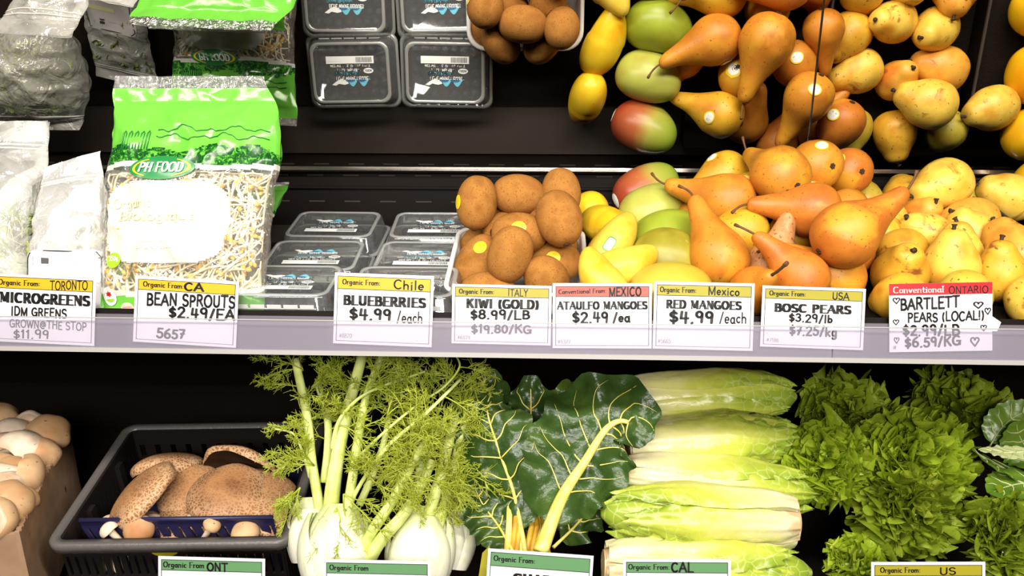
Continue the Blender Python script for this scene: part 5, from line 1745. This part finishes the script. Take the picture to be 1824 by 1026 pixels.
M['chard'] = leafy('dark_chard_leaf', [(.022, .052, .010), (.042, .088, .016), (.07, .125, .022)], 26, .30, .15, .7, 70, .5)
M['chard_light'] = leafy('light_chard_leaf', [(.10, .19, .02), (.16, .26, .035), (.22, .32, .05)], 26, .32, .3, .7, 70, .5)
M['chard_rib'] = fruit('yellow_chard_rib', [(.78, .66, .10), (.82, .74, .22), (.74, .56, .06)], 40, None, rough=.35, bump=.1)
M['chard_stem'] = fruit('orange_chard_stem', [(.62, .28, .02), (.70, .42, .03), (.55, .20, .02)], 30, None, rough=.4, bump=.1)
M['collard'] = leafy('broad_green_leaf', [(.08, .17, .014), (.13, .24, .022), (.18, .30, .03)], 18, .28, .25, .2, 60, .5)
M['pale_leaf'] = leafy('pale_leaf_underside', [(.55, .62, .25), (.66, .70, .36), (.5, .56, .2)], 20, .4, .3, .2, 60)


def leaf(root, ctrl, wl, wr, nhint, mat, rib='chard_rib', rib_r=.004, ruffle=.006, freq=7, cup=.0, seed=0, veins=6, n=(40, 30), prof=None, flop=0.0, rib_len=1.0, name='leaf', vein_r=.0008, crump=.007):
    """a leaf along the points ctrl; wl/wr half widths; nhint faces the eye; ruffle grows to the edge"""
    C_ = catmull(ctrl, n[0])
    o = C_[0]
    prof = prof or (lambda u: sin(pi * min(1, max(0, (u - .10) / .93)) ** .75) ** .75 if u > .10 else 0)
    fr = []
    nh = V(nhint).normalized()
    for i in range(n[0] + 1):
        t_ = (C_[min(i + 1, n[0])] - C_[max(i - 1, 0)]).normalized()
        s_ = t_.cross(nh)
        s_ = s_.normalized() if s_.length > 1e-3 else RT
        nn = s_.cross(t_)
        fr.append((t_, s_, nn))

    def P(u, v):
        i = min(n[0], int(round(u * n[0])))
        t_, s_, nn = fr[i]
        w = prof(u) * (wl if v < 0 else wr)
        a = abs(v)
        d = ruffle * a ** 1.6 * (sin(u * freq * 2 * pi + seed + (2 if v < 0 else 0)) + .6 * sin(u * freq * 4.3 + seed * 2 + v * 3)) * min(1, prof(u) * 2)
        d += cup * a * a * w * 2 + flop * a ** 3
        d += crump * (nz(C_[i] + s_ * v * w, 40, seed) + .5 * nz(C_[i] + s_ * v * w, 95, seed + 3))
        d -= .0016 * abs(sin((u * veins * 1.0 - a * .55) * 2 * pi)) * a * (1 - a * .5)
        e = 1 + .06 * sin(u * freq * 2 * pi * 1.3 + seed) * a
        return C_[i] + s_ * (v * w * e) + nn * d - t_ * (.10 * a * w)
    mb = MB().grid(lambda u, v: P(u, v * 2 - 1) - o, n[0], n[1])
    lf = mb.build(name, M[mat], root)
    lf.location = o - root.location
    if rib:
        mb = MB()
        k = int(n[0] * .96 * rib_len)
        mb.tube([C_[i] - o + fr[i][2] * (rib_r * .35 * (1 - i / n[0])) for i in range(k)], [rib_r * (1.0 - .86 * (i / n[0]) ** .8) for i in range(k)], 10)
        for q in range(veins):
            u0 = .22 + .66 * q / veins
            for sg in (-1, 1):
                pts = [P(min(.99, u0 + .16 * s_), sg * s_ * .86) - o + fr[min(n[0], int(u0 * n[0]))][2] * .0006 for s_ in (0.0, .2, .4, .6, .8, 1)]
                mb.tube(catmull(pts, 12), [vein_r * (1.3 - .09 * j) for j in range(13)], 5)
        mb.build('midrib', M[rib], lf)
    return lf


def px3(*pts):
    return [at(*p) for p in pts]


toV = -FW
ch_root = thing('chard_bunch', 'bunch of dark green chard leaves with yellow stems behind its price card', 'chard', at(955, 985, .88))
A = lambda *a, **k: leaf(ch_root, *a, **k)
A(px3((935, 985, .94), (950, 880, .99), (965, 790, 1.03), (1040, 712, 1.06), (1062, 668, 1.07)), .045, .05, toV + UP * .3, 'chard_light', ruffle=.010, seed=3, flop=.01, rib_r=.003)
A(px3((925, 985, .93), (935, 860, .97), (945, 760, .99), (945, 668, 1.0)), .050, .048, toV + RT * .25, 'chard', ruffle=.009, seed=1, rib_r=.003)
A(px3((900, 985, .93), (885, 860, .97), (872, 760, 1.0), (862, 688, 1.0), (845, 668, .985)), .035, .035, toV + UP * .2, 'chard', ruffle=.012, seed=5, rib_r=.003)
A(px3((938, 990, .90), (916, 880, .93), (888, 800, .935), (868, 730, .95), (880, 690, .965)), .058, .050, toV - RT * .15, 'chard', ruffle=.007, seed=8, rib_r=.003, cup=-.05)
A(px3((915, 985, .90), (890, 940, .92), (858, 895, .935), (838, 850, .95)), .030, .030, toV + UP * .5, 'chard', ruffle=.006, seed=11, rib_r=.002, veins=5)
A(px3((985, 975, .90), (1030, 930, .925), (1066, 880, .93), (1085, 820, .945)), .030, .026, toV + RT * .3, 'chard', ruffle=.009, seed=14, rib_r=.002, veins=5)
A(px3((962, 985, .865), (1000, 888, .895), (1040, 825, .915), (1082, 762, .93), (1118, 752, .925), (1148, 790, .905)), .070, .050, toV + UP * .15 - RT * .1, 'chard', rib_r=.0085, ruffle=.008, seed=20, cup=-.08, veins=8, n=(56, 36), rib_len=.86)
rnd = random.Random(5)
for k in range(9):
    x = 905 + k * 9
    mb = MB().tube(catmull(px3((x - 10 + k * 3, 1030, .90), (x - 2, 985, .905), (x + rnd.uniform(-8, 8), 930, .915 + .002 * k), (x + rnd.uniform(-20, 10), 890, .94)), 10), [.0042 - .0001 * i for i in range(11)], 9)
    ob = mb.build('stem', M['chard_stem' if k % 3 else 'chard_rib'], ch_root)
    ob.matrix_parent_inverse = Matrix.Translation(-ch_root.location)
t = thing('paper_tag', 'small yellow paper tag at the left foot of the chard bunch', 'tag', at(864, 1000, .868))
mb = MB().add([at(x, y, w) - t.location for w in (.868, .8686) for x, y in ((852, 1030), (859, 985), (872, 972), (884, 1030))], [(0, 1, 2, 3), (7, 6, 5, 4), (0, 4, 5, 1), (1, 5, 6, 2), (2, 6, 7, 3), (3, 7, 4, 0)])
mb.build('paper', M['olive'], t, False)

g_root = thing('broad_leaf_greens', 'bunch of smooth broad green leaves at the right edge of the lower shelf', 'greens', at(1835, 830, .96))
B_ = lambda *a, **k: leaf(g_root, *a, **k)
B_(px3((1850, 850, .98), (1800, 840, .97), (1760, 822, .95), (1738, 804, .94)), .026, .030, UP + toV * .45, 'collard', rib='pale_leaf', rib_r=.0015, ruffle=.0006, crump=.002, seed=2, veins=4)
B_(px3((1860, 800, .95), (1815, 806, .945), (1772, 806, .94), (1745, 803, .93)), .014, .016, UP + toV * .35, 'pale_leaf', rib='pale_leaf', rib_r=.002, ruffle=.0006, crump=.002, seed=4, veins=4)
B_(px3((1760, 800, 1.0), (1782, 765, 1.0), (1815, 738, .99), (1860, 725, .98)), .022, .018, toV + UP * .3 - RT * .3, 'collard', rib='pale_leaf', rib_r=.0012, ruffle=.0006, crump=.002, seed=6, veins=4)
B_(px3((1860, 850, .96), (1835, 810, .98), (1815, 775, .985), (1810, 750, .98)), .030, .030, toV, 'collard', rib='pale_leaf', rib_r=.0015, ruffle=.0006, crump=.002, seed=9, veins=4)
B_(px3((1870, 880, .94), (1830, 862, .94), (1790, 868, .93), (1762, 880, .92)), .022, .026, UP + toV * .6, 'collard', rib='pale_leaf', rib_r=.0015, ruffle=.0008, crump=.002, seed=12, veins=4)

# ------------------------------------------------------------------ romaine hearts
mm, nt, b, o = mat_new('romaine_leaf')
uvn = nt.nodes.new('ShaderNodeAttribute')
uvn.attribute_name = 'along'
v = coords(nt)
nzf = tex(nt, v, 'Noise', 30, 4)
ad = nt.nodes.new('ShaderNodeMath')
ad.operation = 'MULTIPLY_ADD'
ad.inputs[1].default_value = .34
nt.links.new(nzf, ad.inputs[0])
sb = nt.nodes.new('ShaderNodeMath')
sb.operation = 'SUBTRACT'
sb.inputs[1].default_value = .17
nt.links.new(uvn.outputs['Fac'], sb.inputs[0])
nt.links.new(sb.outputs[0], ad.inputs[2])
c = ramp(nt, ad.outputs[0], [(.0, (.56, .38, .20)), (.07, (.72, .66, .40)), (.30, (.70, .66, .24)), (.50, (.54, .56, .08)), (.76, (.36, .44, .04)), (1.0, (.24, .34, .03))])
vr = nt.nodes.new('ShaderNodeTexVoronoi')
vr.feature = 'DISTANCE_TO_EDGE'
vr.inputs['Scale'].default_value = 75
nt.links.new(v, vr.inputs['Vector'])
vc = ramp(nt, vr.outputs['Distance'], [(.0, (1, 1, 1)), (.07, (0, 0, 0))])
vm = mix(nt, 1.0, vc, ramp(nt, uvn.outputs['Fac'], [(.45, (0, 0, 0)), (.75, (.35, .35, .35))]), 'MULTIPLY')
c = mix(nt, vm, c, (.74, .76, .34))
nt.links.new(c, b.inputs['Base Color'])
b.inputs['Roughness'].default_value = .32
b.inputs['Specular IOR Level'].default_value = .5
bpn = nt.nodes.new('ShaderNodeBump')
bpn.inputs['Strength'].default_value = .35
bpn.inputs['Distance'].default_value = .002
nt.links.new(vr.outputs['Distance'], bpn.inputs['Height'])
nt.links.new(bpn.outputs['Normal'], b.inputs['Normal'])
M['romaine'] = mm


def with_attr(ob, vals):
    a = ob.data.attributes.new('along', 'FLOAT', 'POINT')
    a.data.foreach_set('value', vals)


def romaine(p0, p1, R, label, seed, nleaf=7, fat=.55):
    """p0 = cut base, p1 = leaf end"""
    d = p1 - p0
    L = d.length
    t = thing('romaine_heart', label, 'lettuce', p0, 'romaine hearts stacked on their sides')
    t.rotation_euler = frame(d, 0, UP).to_euler()      # local x faces up, z along
    rnd = random.Random(seed)
    rad = lambda s_: R * (.50 + .50 * sin(pi * min(1, s_ * .95 + .02) ** .9 * .98) ** .8) * (1 if s_ < .82 else sqrt(max(.02, 1 - ((s_ - .82) / .185) ** 2)))

    def core(u, v):
        a = 2 * pi * v
        r = rad(u) * .93
        return V((r * cos(a), r * sin(a), u * L))
    n = (26, 30)
    mb = MB().grid(core, *n, wrap=True)
    mb.add([core(0, k / 30) for k in range(30)], [tuple(range(30))])
    ob = mb.build('heart', M['romaine'], t)
    with_attr(ob, [i / 26 for i in range(27) for j in range(30)] + [0] * 30)
    for k in range(nleaf):
        a0 = k * 2.4 + rnd.uniform(-.3, .3) + seed
        half = rnd.uniform(.75, 1.1)
        ln = rnd.uniform(.86, 1.0)
        lift = .0012 + .0011 * k
        s0 = rnd.uniform(0, .02)

        def lp(u, v):
            q = (v * 2 - 1)
            a = a0 + q * half * (.40 + .60 * sin(pi * min(1, u * .80 + .12)))
            r = rad(s0 + u * (ln - s0)) * (1 - .0) + lift + .0012 * sin(6.28 * (u * 2 + k)) - .002 * abs(q) ** 3
            fr_ = max(0, u - .45) / .55
            r += (.0035 * abs(q) ** 3 * sin(u * 38 + seed) + .0025 * nz(V((u * 3, q, k)), 4, seed)) * (.25 + fr_)
            r += .0022 * math.exp(-(q / .16) ** 2) * (1 - u)          # midrib
            z = s0 + u * (ln - s0) + .02 * fr_ * sin(q * 9 + k) - .05 * abs(q) ** 2 * fr_
            return V((r * cos(a), r * sin(a), z * L))
        nn = (34, 20)
        mb = MB().grid(lp, *nn)
        ob = mb.build('leaf', M['romaine'], t)
        with_attr(ob, [min(1, (i / 34) * (.72 + .38 * abs(j / 20 * 2 - 1)) + .10 * abs(j / 20 * 2 - 1)) for i in range(35) for j in range(21)])
    return t


romaine(at(1100, 716, 1.07), at(1418, 706, 1.07), .0325, 'romaine heart at the very top of the stack, dim, before the dark back wall', 1)
romaine(at(1118, 800, 1.0), at(1428, 782, 1.01), .0345, 'brightly lit romaine heart, second from the top of the stack', 2)
romaine(at(1110, 848, .955), at(1452, 880, .965), .0285, 'romaine heart with a reddish bruised base, third from the top of the stack', 3)
romaine(at(1420, 930, .905), at(1070, 914, .91), .0300, 'romaine heart turned round, its green leaf end to the left by the chard', 4)
romaine(at(1074, 1006, .895), at(1445, 1020, .895), .0300, 'lowest romaine heart with a brownish base, behind the CAL price card', 5)

# ------------------------------------------------------------------ leaf lettuce
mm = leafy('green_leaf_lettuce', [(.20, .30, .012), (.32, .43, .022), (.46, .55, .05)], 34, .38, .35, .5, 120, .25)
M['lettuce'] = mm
M['lettuce_shaded'] = leafy('shaded_green_leaf_lettuce', [(.15, .22, .011), (.24, .32, .018), (.34, .40, .035)], 34, .42, .3, .5, 120, .25)  # darker copy of the lettuce green, shade put into the colour
M['lettuce_rib'] = leafy('pale_lettuce_rib', [(.60, .66, .26), (.70, .74, .36)], 30, .4, .2, .1, 90)


def lettuce(c, axis, L, W, nleaf, label, seed, mat='lettuce', spread=(12, 88), squash=(1, 1, 1), amp=.010):
    t = thing('leaf_lettuce', label, 'lettuce', c, 'heads of frilly leaf lettuce')
    rnd = random.Random(seed)
    A3 = frame(axis)
    for k in range(nleaf):
        f = (k + .5) / nleaf
        tilt = radians(spread[0] + (spread[1] - spread[0]) * f ** .8)
        az = k * 2.399 + seed
        d = A3 @ V((sin(tilt) * cos(az), sin(tilt) * sin(az), cos(tilt)))
        d = V((d.x * squash[0], d.y * squash[1], d.z * squash[2]))
        sc = d.length
        d.normalize()
        nn = (A3 @ V((0, 0, 1)))
        nn = (nn - d * nn.dot(d))
        nn = nn.normalized() if nn.length > .05 else d.orthogonal().normalized()
        s_ = d.cross(nn)
        l_, w_ = L * sc * rnd.uniform(.85, 1.1), W * rnd.uniform(.85, 1.15)
        ph, fq = rnd.uniform(0, 6), rnd.uniform(9, 12)
        curl = rnd.uniform(.1, .4)

        def P(u, v):
            q = v * 2 - 1
            a = q * 1.45
            e = max(0, (u - .35) / .65) ** 1.5
            rim = 1 + e * (.035 * sin(q * 17 + ph) + .025 * sin(q * 31 + ph * 2))
            x = sin(a) * w_ * 1.35 * u ** .8 * rim
            y = l_ * (.40 * u + .60 * u * cos(a * .92)) * rim
            z = e * amp * (.8 * sin(q * fq * 1.3 + ph) + .8 * sin(q * fq * 2.4 + ph * 2 + u * 3) + .5 * sin(q * fq * 3.6 + u * 5))
            z += (q * q) * w_ * .45 * u + (curl * 1.2 - .12) * l_ * u ** 2 - .35 * l_ * max(0, u - .75) ** 2 * 4
            z += .35 * amp * nz(V((x, y, k)), 90, seed) * u
            back_ = e * e * amp * (.3 * sin(q * fq * 4.1 + ph * 3) - .3)
            return d * (y + back_) + s_ * (x + e * amp * .2 * sin(q * fq * 3.3 + ph)) + nn * z
        lf = MB().grid(P, 18, 120).build('leaf', M[mat], t)
        mb = MB()
        cl = [P(u / 10, .5) + nn * .0008 for u in range(1, 9)]
        mb.tube(cl, [.0028 * (1.05 - i / 9) for i in range(8)], 6)
        mb.build('midrib', M['lettuce_rib'], lf)
    return t


lettuce(at(1500, 752, 1.07), imgdir(.0, -.75, -.5), .052, .036, 22, 'leaf lettuce at the back, right beside the topmost romaine heart', 11, 'lettuce_shaded', (8, 85), (1.25, 1, 1), .013)
lettuce(at(1695, 752, 1.10), imgdir(.2, -.8, -.4), .060, .042, 20, 'dim leaf lettuce at the back right, against the dark wall', 17, 'lettuce_shaded', (8, 80), (1.2, 1, 1), .012)
lettuce(at(1470, 830, 1.0), imgdir(-.3, -.4, -.85), .050, .033, 30, 'bright leaf lettuce touching the leaf ends of the romaine hearts', 23, 'lettuce', (4, 88), (1, 1, 1), .014)
lettuce(at(1610, 825, 1.0), imgdir(.0, -.4, -.9), .064, .036, 44, 'largest bright leaf lettuce in the middle of the lettuce pile', 29, 'lettuce', (4, 92), (1.2, 1, 1), .014)
lettuce(at(1600, 905, .965), imgdir(.1, .1, -1), .050, .033, 28, 'leaf lettuce low in the pile, behind the dull yellow price card', 31, 'lettuce_shaded', (6, 90), (1.35, 1, 1), .013)
lettuce(at(1775, 965, .935), imgdir(.2, -.4, -.9), .048, .033, 26, 'leaf lettuce at the lower right corner of the frame', 37, 'lettuce_shaded', (6, 90), (1, 1, 1), .013)
lettuce(at(1522, 1010, .90), imgdir(-.3, -.5, -.8), .028, .022, 12, 'small yellowish leaf lettuce end left of the dull yellow price card', 41, 'lettuce', (8, 90), (1, 1, 1), .009)

# ------------------------------------------------------------------ fennel
mm, nt, b, o = mat_new('fennel_bulb')
tc = nt.nodes.new('ShaderNodeTexCoord')
sp_ = nt.nodes.new('ShaderNodeSeparateXYZ')
nt.links.new(tc.outputs['Object'], sp_.inputs[0])
c = ramp(nt, sp_.outputs[2], [(0.0, (.80, .78, .66)), (.045, (.82, .82, .62)), (.085, (.62, .70, .26))])
wv = nt.nodes.new('ShaderNodeTexNoise')
wv.inputs['Scale'].default_value = 8
mp = nt.nodes.new('ShaderNodeMapping')
mp.inputs['Scale'].default_value = (22, 22, 1.5)
nt.links.new(tc.outputs['Object'], mp.inputs[0])
nt.links.new(mp.outputs[0], wv.inputs['Vector'])
c = mix(nt, ramp(nt, wv.outputs['Fac'], [(.55, (0, 0, 0)), (.68, (.55, .55, .55))]), c, (.62, .66, .34))
nt.links.new(c, b.inputs['Base Color'])
b.inputs['Roughness'].default_value = .35
M['bulb'] = mm
M['stalk'] = fruit('fennel_stalk', [(.60, .68, .16), (.72, .78, .28), (.54, .62, .10)], 40, None, rough=.35, bump=.1)
M['frond'] = leafy('fennel_frond', [(.44, .52, .03), (.58, .66, .07), (.70, .76, .16)], 60, .5, .35, 0)


def bulb(c, up_, R, Hh, seed, label):
    t = thing('fennel_bulb', label, 'fennel', c, 'fennel bulbs with feathery fronds')
    Rm = frame(up_, seed)
    t.rotation_euler = Rm.to_euler()
    rr_ = lambda s_: R * (.42 + .62 * sin(pi * min(1, s_ * .82 + .16)) ** .9)
    mb = MB().grid(lambda u, v: V((rr_(u) * .9 * cos(2 * pi * v), rr_(u) * .82 * sin(2 * pi * v), u * Hh)), 20, 30, wrap=True)
    mb.add([(rr_(0) * .9 * cos(k * pi / 15), rr_(0) * .82 * sin(k * pi / 15), 0) for k in range(30)], [tuple(range(30))])
    mb.build('core', M['bulb'], t)
    for k in range(5):          # overlapping layers
        a0 = k * 2.2 + seed
        hw = 1.35
        tp = .82 + .07 * (k % 3)
        MB().grid(lambda u, v: V(((rr_(u * tp * .93) * .9 + .0016 + .0014 * k - .004 * abs(v * 2 - 1) ** 4) * cos(a0 + (v * 2 - 1) * hw * (1 - .62 * u ** 2)), (rr_(u * tp * .93) * .82 + .0016 + .0014 * k - .004 * abs(v * 2 - 1) ** 4) * sin(a0 + (v * 2 - 1) * hw * (1 - .62 * u ** 2)), u * Hh * tp)), 18, 16).build('layer', M['bulb'], t)
    return t


def add_stalk(t, pts, r0, r1):
    p = catmull(pts, 26)
    ob = MB().tube(p, [r0 + (r1 - r0) * i / 26 for i in range(27)], 12, flat_=.8).build('stalk', M['stalk'], t)
    Mi = (Matrix.Translation(t.location) @ t.rotation_euler.to_matrix().to_4x4()).inverted()
    ob.matrix_parent_inverse = Mi
    return p, Mi


def frond(mb, p, d, L, rnd, droop=.25, dens=1.0):
    """feathery spray: main rib, side ribs, thread-like leaflets"""
    d = d.normalized()
    pts = [p]
    dd = d.copy()
    wob = V((rnd.uniform(-1, 1), rnd.uniform(-1, 1), rnd.uniform(-1, .6))) * .12
    nseg = 8
    for i in range(nseg):
        dd = (dd + wob + V((0, 0, -droop * .12))).normalized()
        pts.append(pts[-1] + dd * L / nseg)
    mb.tube(pts, [.0009 - .0006 * i / nseg for i in range(nseg + 1)], 4)
    for i in range(2, nseg + 1):
        base = pts[i]
        t_ = (pts[i] - pts[i - 1]).normalized()
        for sg in range(2):
            ax = t_.orthogonal().normalized()
            ax = Matrix.Rotation(rnd.uniform(0, 6.28), 3, t_) @ ax
            bd = (t_ * .75 + ax * .8).normalized()
            l2 = L * .36 * (1.15 - i / nseg * .75) * rnd.uniform(.7, 1.2)
            q = [base]
            e = bd.copy()
            w2 = V((rnd.uniform(-1, 1), rnd.uniform(-1, 1), rnd.uniform(-1, 1))) * .14
            for j in range(4):
                e = (e + w2 + t_ * .08).normalized()
                q.append(q[-1] + e * l2 / 4)
            mb.tube(q, [.0005, .00047, .00044, .0004, .0003], 3, cap=False)
            for j in range(1, 5):
                for s3 in range(2 if rnd.random() < dens else 1):
                    e2 = ((q[j] - q[j - 1]).normalized() * .8 + V((rnd.uniform(-1, 1), rnd.uniform(-1, 1), rnd.uniform(-1, 1))) * .9).normalized()
                    l3 = l2 * .60 * rnd.uniform(.6, 1.2)
                    mid = q[j] + e2 * l3 * .5 + w2 * l3 * .3
                    mb.tube([q[j], mid, mid + (e2 + w2 * 1.5).normalized() * l3 * .5], [.00040, .00036, .00026], 3, cap=False)


F1 = bulb(at(600, 1044, .895), imgdir(-.02, -1, .25), .040, .085, 1, 'large white fennel bulb in the middle behind the fennel price card')
F2 = bulb(at(742, 1046, .905), imgdir(.10, -1, .25), .036, .085, 2, 'right-hand pale green fennel bulb behind the fennel price card')
F3 = bulb(at(556, 1000, .945), imgdir(-.05, -1, .25), .030, .070, 3, 'fennel bulb half hidden at the left, next to the black crate')
F4 = bulb(at(795, 1010, .955), imgdir(.15, -1, .25), .028, .070, 4, 'white fennel bulb half hidden at the right, next to the chard')
ST = [  # bulb, control points, radii, frond start, frond count, frond length
    (F3, ((563, 950, .945), (569, 910, .94), (555, 821, .945), (547, 744, .955), (526, 640, .975)), .0068, .0052, .55, 11, .045),
    (F1, ((588, 970, .905), (590, 900, .915), (600, 820, .93), (616, 744, .945), (648, 625, .975)), .0105, .0062, .70, 6, .05),
    (F1, ((612, 960, .90), (618, 918, .90), (630, 837, .915), (650, 715, .94), (685, 622, .965)), .0075, .0046, .55, 8, .055),
    (F1, ((620, 930, .91), (634, 877, .905), (690, 796, .90), (755, 740, .90), (820, 676, .92)), .0028, .0018, .35, 9, .055),
    (F1, ((640, 990, .89), (660, 950, .885), (700, 890, .89), (750, 800, .91), (786, 762, .925)), .0082, .0042, .60, 8, .055),
    (F1, ((655, 1000, .89), (680, 960, .885), (719, 916, .89), (752, 860, .91), (770, 820, .92)), .0092, .0058, .75, 6, .05),
    (F2, ((748, 975, .91), (757, 938, .905), (782, 858, .92), (797, 800, .935), (812, 735, .955)), .0082, .0048, .50, 9, .055),
    (F2, ((770, 985, .915), (781, 935, .91), (800, 865, .93), (815, 800, .945), (835, 720, .965)), .0075, .0040, .50, 9, .055),
    (F1, ((592, 800, .93), (600, 760, .93), (618, 730, .93), (660, 697, .93), (757, 662, .945)), .0030, .0016, .30, 9, .055),
    (F3, ((578, 860, .95), (584, 800, .96), (583, 745, .97), (565, 680, .985)), .0055, .0040, .45, 7, .05),
    (F3, ((552, 850, .945), (545, 825, .942), (525, 775, .945), (490, 764, .95)), .0028, .0012, .25, 7, .032),
    (F2, ((725, 985, .915), (732, 930, .93), (748, 860, .95), (745, 780, .97), (740, 690, .985)), .0070, .0045, .40, 10, .06),
    (F4, ((795, 950, .96), (805, 890, .965), (820, 820, .975), (832, 760, .985)), .0060, .0035, .35, 7, .045),
    (F1, ((640, 900, .93), (670, 830, .945), (690, 760, .96), (700, 680, .98)), .0045, .0028, .25, 12, .06),
    (F2, ((640, 812, .92), (690, 765, .92), (745, 720, .925), (790, 690, .93), (818, 655, .94), (812, 632, .95)), .0022, .0012, .30, 7, .05),
]
for i, (t, cps, r0, r1, f0, nf, fl) in enumerate(ST):
    p, Mi = add_stalk(t, px3(*cps), r0, r1)
    rnd = random.Random(100 + i)
    mb = MB()
    nf = max(3, int(nf * .72))
    for k in range(nf):
        j = int((f0 + (1 - f0) * (k + rnd.random() * .6) / nf) * 25)
        d = (p[j + 1] - p[j]).normalized()
        ax = Matrix.Rotation(rnd.uniform(0, 6.28), 3, d) @ d.orthogonal().normalized()
        dr = d * .5 + ax * .9 + toV * .25
        frond(mb, p[j], dr, fl * rnd.uniform(.7, 1.25), rnd, .5)
    ob = mb.build('fronds', M['frond'], t)
    ob.matrix_parent_inverse = Mi
# sprays hanging low in front
for i, (t, px, py, w, d, L) in enumerate(((F3, 535, 868, .925, (-.5, .5, -.2), .032), (F3, 522, 875, .93, (-.5, .8, -.2), .035), (F1, 600, 905, .885, (.1, .9, -.3), .045), (F1, 612, 880, .88, (.3, .9, -.3), .05), (F1, 655, 850, .895, (.5, -.2, -.4), .06),
                                          (F1, 700, 850, .90, (.6, .2, -.4), .05), (F2, 780, 860, .91, (.4, .3, -.2), .045), (F2, 800, 830, .925, (.3, .5, -.2), .045), (F3, 560, 830, .925, (-.4, -.3, -.3), .04), (F2, 745, 830, .90, (-.3, -.4, -.4), .05),
                                          (F2, 760, 800, .91, (.3, -.8, -.3), .06), (F1, 720, 790, .91, (.1, -.9, -.2), .06), (F1, 690, 740, .92, (.2, -.9, .1), .06), (F2, 780, 740, .935, (.1, -.9, .1), .06), (F2, 820, 700, .95, (.2, -.8, .1), .045),
                                          (F3, 540, 660, .97, (-.4, -.5, .1), .05), (F3, 555, 690, .96, (.5, -.7, .1), .05), (F1, 740, 700, .945, (-.2, -.9, .1), .055), (F1, 660, 690, .96, (.3, -.8, .1), .055), (F2, 800, 780, .93, (.3, -.5, .0), .05))):
    Mi = (Matrix.Translation(t.location) @ t.rotation_euler.to_matrix().to_4x4()).inverted()
    rnd = random.Random(300 + i)
    mb = MB()
    q = at(px, py, w)
    for k in range(3):
        e = imgdir(*d) + V((rnd.uniform(-1, 1), rnd.uniform(-1, 1), rnd.uniform(-1, 1))) * .55
        frond(mb, q, e, L * rnd.uniform(.8, 1.3), rnd, .4)
    ob = mb.build('fronds', M['frond'], t)
    ob.matrix_parent_inverse = Mi
